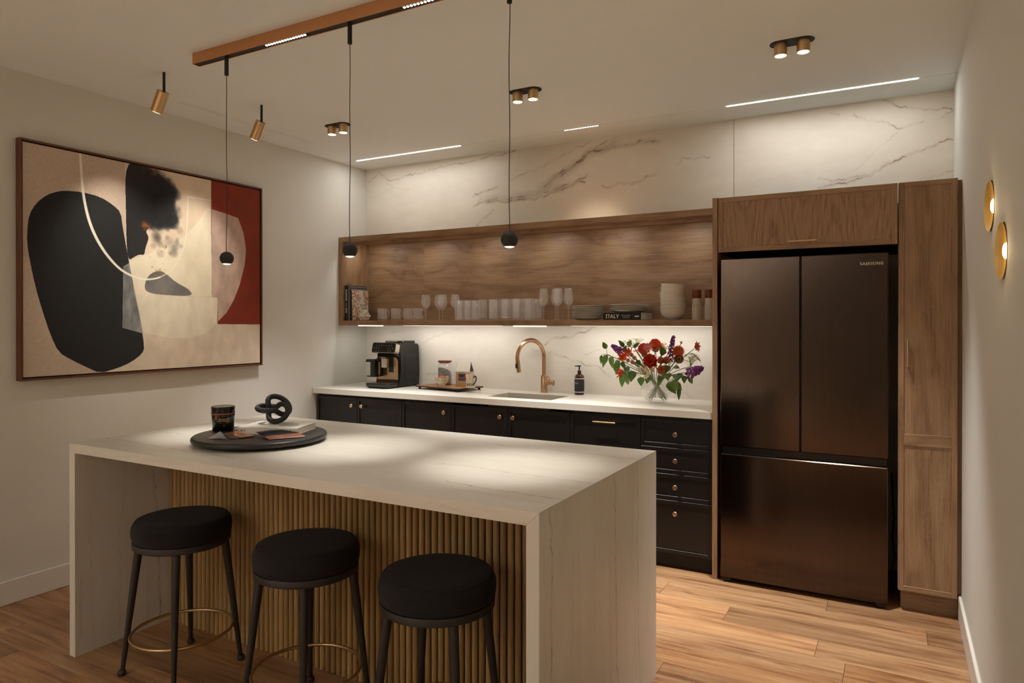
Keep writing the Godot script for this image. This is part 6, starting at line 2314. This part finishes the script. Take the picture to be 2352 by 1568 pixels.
	# full roses
	for p in [["garden_rose", "large coral garden rose at the front of the bouquet", Vector3(2.617, 1.192, 0.385), Vector3(0.25, 0.25, 0.93), leafcolor([236, 92, 76], 0.4), 0.043, 9], ["peach_rose", "small peach rose, one of two side by side in the middle", Vector3(2.686, 1.198, 0.385), Vector3(0.15, 0.2, 0.95), peach, 0.0225, 6], ["peach_rose", "small peach rose beside its twin, below the purple spike", Vector3(2.717, 1.200, 0.380), Vector3(0.4, 0.2, 0.9), peach, 0.0235, 6], ["peach_rose", "peach rose lowest at the front above the vase", Vector3(2.694, 1.143, 0.405), Vector3(0.25, 0.0, 0.97), peach, 0.028, 7], ["peach_rose", "pale peach rose behind the pink daisy", Vector3(2.610, 1.258, 0.255), Vector3(0.2, 0.6, 0.7), blush, 0.022, 6], ["peach_rose", "small blush rose behind the peach twins", Vector3(2.645, 1.270, 0.24), Vector3(0.2, 0.7, 0.6), blush, 0.02, 6]]:
		var bt := bloom(p[0], p[1], p[2], p[3])
		var k: MB = bt[1]
		var keep := k.xf
		var R2: float = p[5]
		for ring in p[6]:
			var q: float = float(ring) / p[6]
			var np := 7 - int(q * 3.0)
			for i in np:
				k.xf = keep * Transform3D(Basis(Vector3.UP, TAU * i / np + ring * 0.83), Vector3(0, -R2 * 0.35 + q * R2 * 0.12, 0))
				petal(k, R2 * (1.08 - q * 0.35), R2 * (1.15 - q * 0.55), 0.45 + q * 2.3, 0.45, 0.12, 0.0, 4, 4)
		k.xf = keep
		obj(k, "petals", p[4], bt[0])
	# pink buttons and orange tulips
	for p in [[Vector3(2.494, 1.230, 0.385), "pink button chrysanthemum, highest of four"], [Vector3(2.520, 1.211, 0.40), "pink button chrysanthemum beside the highest of four"], [Vector3(2.474, 1.194, 0.39), "pink button chrysanthemum beside the orange tulips"], [Vector3(2.508, 1.183, 0.40), "pink button chrysanthemum, lowest of four"]]:
		var bt := bloom("button_flower", p[1], p[0], Vector3(-0.1, 0.4, 0.85))
		var k: MB = bt[1]
		var keep := k.xf
		for ring in 4:
			for i in 12:
				k.xf = keep * Transform3D(Basis(Vector3.UP, TAU * (i + ring * 0.5) / 12.0), Vector3(0, -0.006 + ring * 0.002, 0))
				petal(k, 0.0165 - ring * 0.003, 0.007, 0.3 + ring * 0.6, 0.2, 0.2, 0.0, 2, 3)
		k.xf = keep
		obj(k, "petals", blush, bt[0])
		mb = MB.new()
		mb.xf = keep
		mb.ball(Vector3(0, 0.003, 0), 0.005, 10, 6)
		obj(mb, "heart", lime, bt[0])
	for p in [[Vector3(2.436, 1.205, 0.355), Vector3(-0.3, 0.5, 0.7), "orange tulip beside the purple blossoms"], [Vector3(2.462, 1.232, 0.345), Vector3(-0.1, 0.8, 0.5), "orange tulip behind the pink buttons"], [Vector3(2.418, 1.120, 0.355), Vector3(-0.6, -0.2, 0.7), "orange tulip drooping low under green leaves"]]:
		var bt := bloom("orange_tulip", p[2], p[0], p[1])
		var k: MB = bt[1]
		var keep := k.xf
		for i in 6:
			k.xf = keep * Transform3D(Basis(Vector3.UP, TAU * i / 6.0), Vector3(0, -0.016, 0))
			petal(k, 0.034 - (i % 2) * 0.004, 0.026, 1.6, 0.6, 0.16, 0.5, 4, 5)
		k.xf = keep
		obj(k, "petals", red_orange, bt[0])
	# purple stocks: many small florets round a spike
	for p in [[Vector3(2.402, 1.252, 0.345), Vector3(-0.5, 0.45, 0.4), 0.085, 0.034, 34, "purple stock spray on the picture-wall side of the bouquet"], [Vector3(2.722, 1.240, 0.305), Vector3(0.20, 1.0, 0.1), 0.165, 0.026, 46, "tall purple stock spike at the top of the bouquet"], [Vector3(2.865, 1.128, 0.345), Vector3(0.75, 0.35, 0.3), 0.12, 0.046, 64, "large purple stock spray beside the oak panel"]]:
		var axis: Vector3 = p[1].normalized()
		var bt := bloom("purple_stock", p[5], p[0], axis)
		var k: MB = bt[1]
		var keep := k.xf
		var k2 := MB.new()
		for i in p[4]:
			var q: float = (i + 0.5) / p[4]
			var a: float = i * 2.4
			var rr: float = p[3] * (1.0 - 0.75 * q * q) * rng.randf_range(0.75, 1.0)
			var out := (keep.basis * Vector3(cos(a), 0.5, sin(a))).normalized()
			var pos: Vector3 = p[0] + axis * (q - 0.35) * p[2] + out * rr * 0.8
			var use := k if i % 3 else k2
			for j in 4:
				use.xf = Transform3D(facing(out) * Basis(Vector3.UP, TAU * j / 4.0 + a), pos)
				petal(use, 0.0115, 0.012, rng.randf_range(-0.1, 0.5), 0.3, 0.16, 0.0, 2, 3)
		k.xf = Transform3D()
		k2.xf = Transform3D()
		obj(k, "florets", purple, bt[0]).set_meta("kind", "stuff")
		obj(k2, "paler_florets", violet, bt[0]).set_meta("kind", "stuff")
		mb = MB.new()
		mb.tube(PackedVector3Array([p[0], p[0] + axis * p[2] * 0.7]), [0.003, 0.0015], 6)
		obj(mb, "spike", M.stem, bt[0])
	# white hydrangea
	var hb := bloom("white_hydrangea", "cream white hydrangea at the front above the vase rim", Vector3(2.598, 1.128, 0.385), cam_dir)
	var hk: MB = hb[1]
	for p in [[-0.052, 0.012], [-0.040, -0.012], [-0.006, 0.004], [0.024, 0.018], [0.034, 0.006], [-0.002, -0.034], [0.050, 0.034], [0.016, 0.036], [-0.018, 0.046], [0.010, -0.016]]:
		for j in 4:
			hk.xf = Transform3D(facing(Vector3(0.3 + p[0] * 6.0, 0.15 + p[1] * 6.0, 0.9)) * Basis(Vector3.UP, TAU * j / 4.0 + p[0] * 40.0), Vector3(2.598 + p[0], 1.132 + p[1], 0.398 - absf(p[0]) * 0.3))
			petal(hk, 0.0165, 0.017, 0.1, 0.15, 0.14, 0.0, 3, 3)
	hk.xf = Transform3D()
	obj(hk, "florets", cream, hb[0]).set_meta("kind", "stuff")
	mb = MB.new()
	for i in 70:
		mb.ball(Vector3(2.592 + rng.randfn() * 0.014, 1.130 + rng.randfn() * 0.018, 0.386 + rng.randf() * 0.01), 0.0028, 6, 4)
	obj(mb, "buds", lime, hb[0]).set_meta("kind", "stuff")
	# lacy umbels
	for p in [[Vector3(2.470, 1.296, 0.25), "pale green lacy umbel high behind the poppies"], [Vector3(2.838, 1.190, 0.27), "pale green lacy umbel behind the rusty gerbera"], [Vector3(2.650, 1.262, 0.26), "pale green lacy umbel in the middle of the bouquet"]]:
		var bt := bloom("lace_flower", p[1], p[0] - Vector3(0, 0.03, 0), Vector3.UP)
		mb = MB.new()
		var st := MB.new()
		for i in 16:
			var d := Vector3(rng.randfn() * 0.028, rng.randf_range(0.0, 0.035), rng.randfn() * 0.02)
			st.tube(PackedVector3Array([p[0] - Vector3(0, 0.03, 0), p[0] + d]), 0.0007, 4)
			for j in 9:
				mb.ball(p[0] + d + Vector3(rng.randfn() * 0.006, rng.randfn() * 0.004, rng.randfn() * 0.006), 0.0026, 6, 4)
		obj(mb, "blossoms", leafcolor([200, 196, 140], 0.3), bt[0]).set_meta("kind", "stuff")
		obj(st, "rays", M.stem, bt[0]).set_meta("kind", "stuff")
	# a bud
	var bb := bloom("rose_bud", "tiny pink bud standing above the orange gerbera", Vector3(2.785, 1.303, 0.29), Vector3.UP)
	bb[1].ball(Vector3(0, 0.004, 0), 0.008, 12, 8, Vector3(0.8, 1.1, 0.8))
	obj(bb[1], "petals", blush, bb[0])
	mb = MB.new()
	for i in 5:
		mb.xf = Transform3D(Basis(Vector3.UP, TAU * i / 5.0), Vector3(2.785, 1.299, 0.29))
		petal(mb, 0.012, 0.006, 1.6, 0.2, 0.2, 0.3, 2, 3)
	obj(mb, "sepals", M.stem, bb[0])

	# leafy branches: every leaf a part; [at, direction, length, width]
	var green := leafcolor([92, 128, 52], 0.35)
	var green2 := leafcolor([72, 108, 44], 0.3)
	var green3 := leafcolor([118, 146, 78], 0.35)
	var branches := [
		["leafy branch reaching farthest towards the faucet", [[2.318, 1.225, 0.345, -0.25, -0.75, 0.35, 0.085, 0.040], [2.278, 1.222, 0.34, -0.15, -0.95, 0.1, 0.060, 0.022], [2.345, 1.215, 0.35, 0.25, -0.85, 0.4, 0.075, 0.036], [2.305, 1.262, 0.33, -0.3, 0.75, 0.2, 0.050, 0.034]]],
		["leafy branch rising behind the purple spray", [[2.415, 1.275, 0.30, -0.45, 0.75, 0.3, 0.055, 0.030], [2.445, 1.278, 0.29, 0.25, 0.55, 0.5, 0.050, 0.040], [2.430, 1.240, 0.33, 0.2, 0.6, 0.5, 0.055, 0.034], [2.47, 1.27, 0.26, 0.5, 0.5, 0.3, 0.05, 0.032]]],
		["leafy branch hanging over the vase rim towards the faucet", [[2.440, 1.120, 0.345, 0.35, -0.75, 0.45, 0.085, 0.055], [2.425, 1.105, 0.35, -0.05, -0.95, 0.2, 0.085, 0.040], [2.500, 1.125, 0.355, -0.1, -0.75, 0.6, 0.070, 0.052], [2.45, 1.15, 0.35, 0.3, -0.5, 0.7, 0.06, 0.04]]],
		["leafy branch under the orange tulips", [[2.392, 1.175, 0.36, 0.05, -0.75, 0.5, 0.070, 0.046], [2.420, 1.180, 0.365, 0.55, -0.45, 0.5, 0.060, 0.030], [2.405, 1.19, 0.35, -0.4, -0.5, 0.5, 0.06, 0.035], [2.55, 1.09, 0.36, 0.1, -0.85, 0.4, 0.055, 0.045]]],
		["leafy branch hanging low over the vase towards the fridge", [[2.775, 1.110, 0.345, 0.15, -0.25, 0.9, 0.060, 0.052], [2.745, 1.075, 0.36, 0.5, -0.45, 0.6, 0.080, 0.060], [2.720, 1.060, 0.37, 0.7, -0.55, 0.4, 0.085, 0.050], [2.790, 1.040, 0.35, -0.05, -1.0, 0.1, 0.085, 0.026], [2.76, 1.05, 0.34, 0.6, -0.2, 0.5, 0.06, 0.05]]],
		["leafy branch below the two peach roses", [[2.735, 1.165, 0.375, -0.35, -0.55, 0.7, 0.060, 0.046], [2.770, 1.158, 0.38, 0.55, 0.15, 0.7, 0.050, 0.030], [2.725, 1.120, 0.37, 0.2, -0.5, 0.8, 0.055, 0.045], [2.69, 1.10, 0.37, -0.2, -0.5, 0.8, 0.05, 0.04]]],
		["leafy branch under the large purple spray", [[2.822, 1.105, 0.35, 0.1, -0.7, 0.6, 0.045, 0.034], [2.850, 1.095, 0.345, 0.5, -0.6, 0.5, 0.042, 0.030], [2.800, 1.12, 0.34, -0.3, -0.6, 0.6, 0.05, 0.035]]],
		["leafy branch filling the middle of the bouquet", [[2.55, 1.17, 0.35, -0.3, 0.3, 0.9, 0.06, 0.045], [2.64, 1.16, 0.34, 0.1, 0.5, 0.8, 0.06, 0.045], [2.56, 1.21, 0.32, 0.2, 0.6, 0.6, 0.06, 0.045], [2.68, 1.23, 0.31, 0.0, 0.7, 0.6, 0.06, 0.042], [2.75, 1.19, 0.32, 0.3, 0.5, 0.7, 0.06, 0.042], [2.60, 1.09, 0.35, 0.0, -0.4, 0.9, 0.055, 0.045]]],
	]
	var bi := 0
	for br in branches:
		var bt := thing("leafy_branch", br[0], "branch", Vector3.ZERO, 0.0, "flowers in the round glass vase")
		var f: Array = br[1][0]
		stem(bt, Vector3(f[0], f[1], f[2]), 0.0026)
		var twig := MB.new()
		for l in br[1]:
			var at := Vector3(l[0], l[1], l[2])
			twig.tube(PackedVector3Array([Vector3(f[0], f[1], f[2]), (Vector3(f[0], f[1], f[2]) + at) * 0.5 + Vector3(0, 0.004, 0), at]), 0.0014, 5)
			var d := Vector3(l[3], l[4], l[5]).normalized()
			# leaf grows along d, its upper side towards the room
			var side := d.cross(Vector3(0.15, 0.55, 0.8)).normalized()
			var nrm := side.cross(d).normalized()
			mb = MB.new()
			mb.xf = Transform3D(Basis(-side, nrm, d), at)
			var ln: float = l[6]
			var wd: float = l[7]
			mb.sheet(func(s: float, q: float) -> Vector3:
				var x := (s - 0.5) * 2.0
				var w := wd * 0.5 * pow(sin(PI * pow(clampf(q, 0.001, 1.0), 0.72)), 0.85)
				return Vector3(x * w, absf(x) * w * 0.35 - 0.35 * ln * q * q + 0.04 * ln * sin(q * 9.0 + x), ln * q), 6, 9)
			obj(mb, "leaf", [green, green2, green3][bi % 3], bt)
			bi += 1
		obj(twig, "twig", M.stem, bt)
	# feathery fern frond
	var fb := thing("fern_frond", "feathery green frond reaching out above the large purple spray", "branch", Vector3.ZERO, 0.0, "flowers in the round glass vase")
	stem(fb, Vector3(2.80, 1.225, 0.32))
	mb = MB.new()
	var spine := spline(PackedVector3Array([Vector3(2.80, 1.225, 0.32), Vector3(2.845, 1.243, 0.33), Vector3(2.885, 1.232, 0.335), Vector3(2.905, 1.205, 0.34)]), 8)
	mb.tube(spine, 0.0012, 5)
	for i in range(2, spine.size() - 1):
		for s in [-1, 1]:
			mb.tube(PackedVector3Array([spine[i], spine[i] + Vector3(0.018, -0.008 + 0.012 * s, 0.008 * s)]), [0.0010, 0.0004], 4)
	obj(mb, "frond", M.stem, fb)
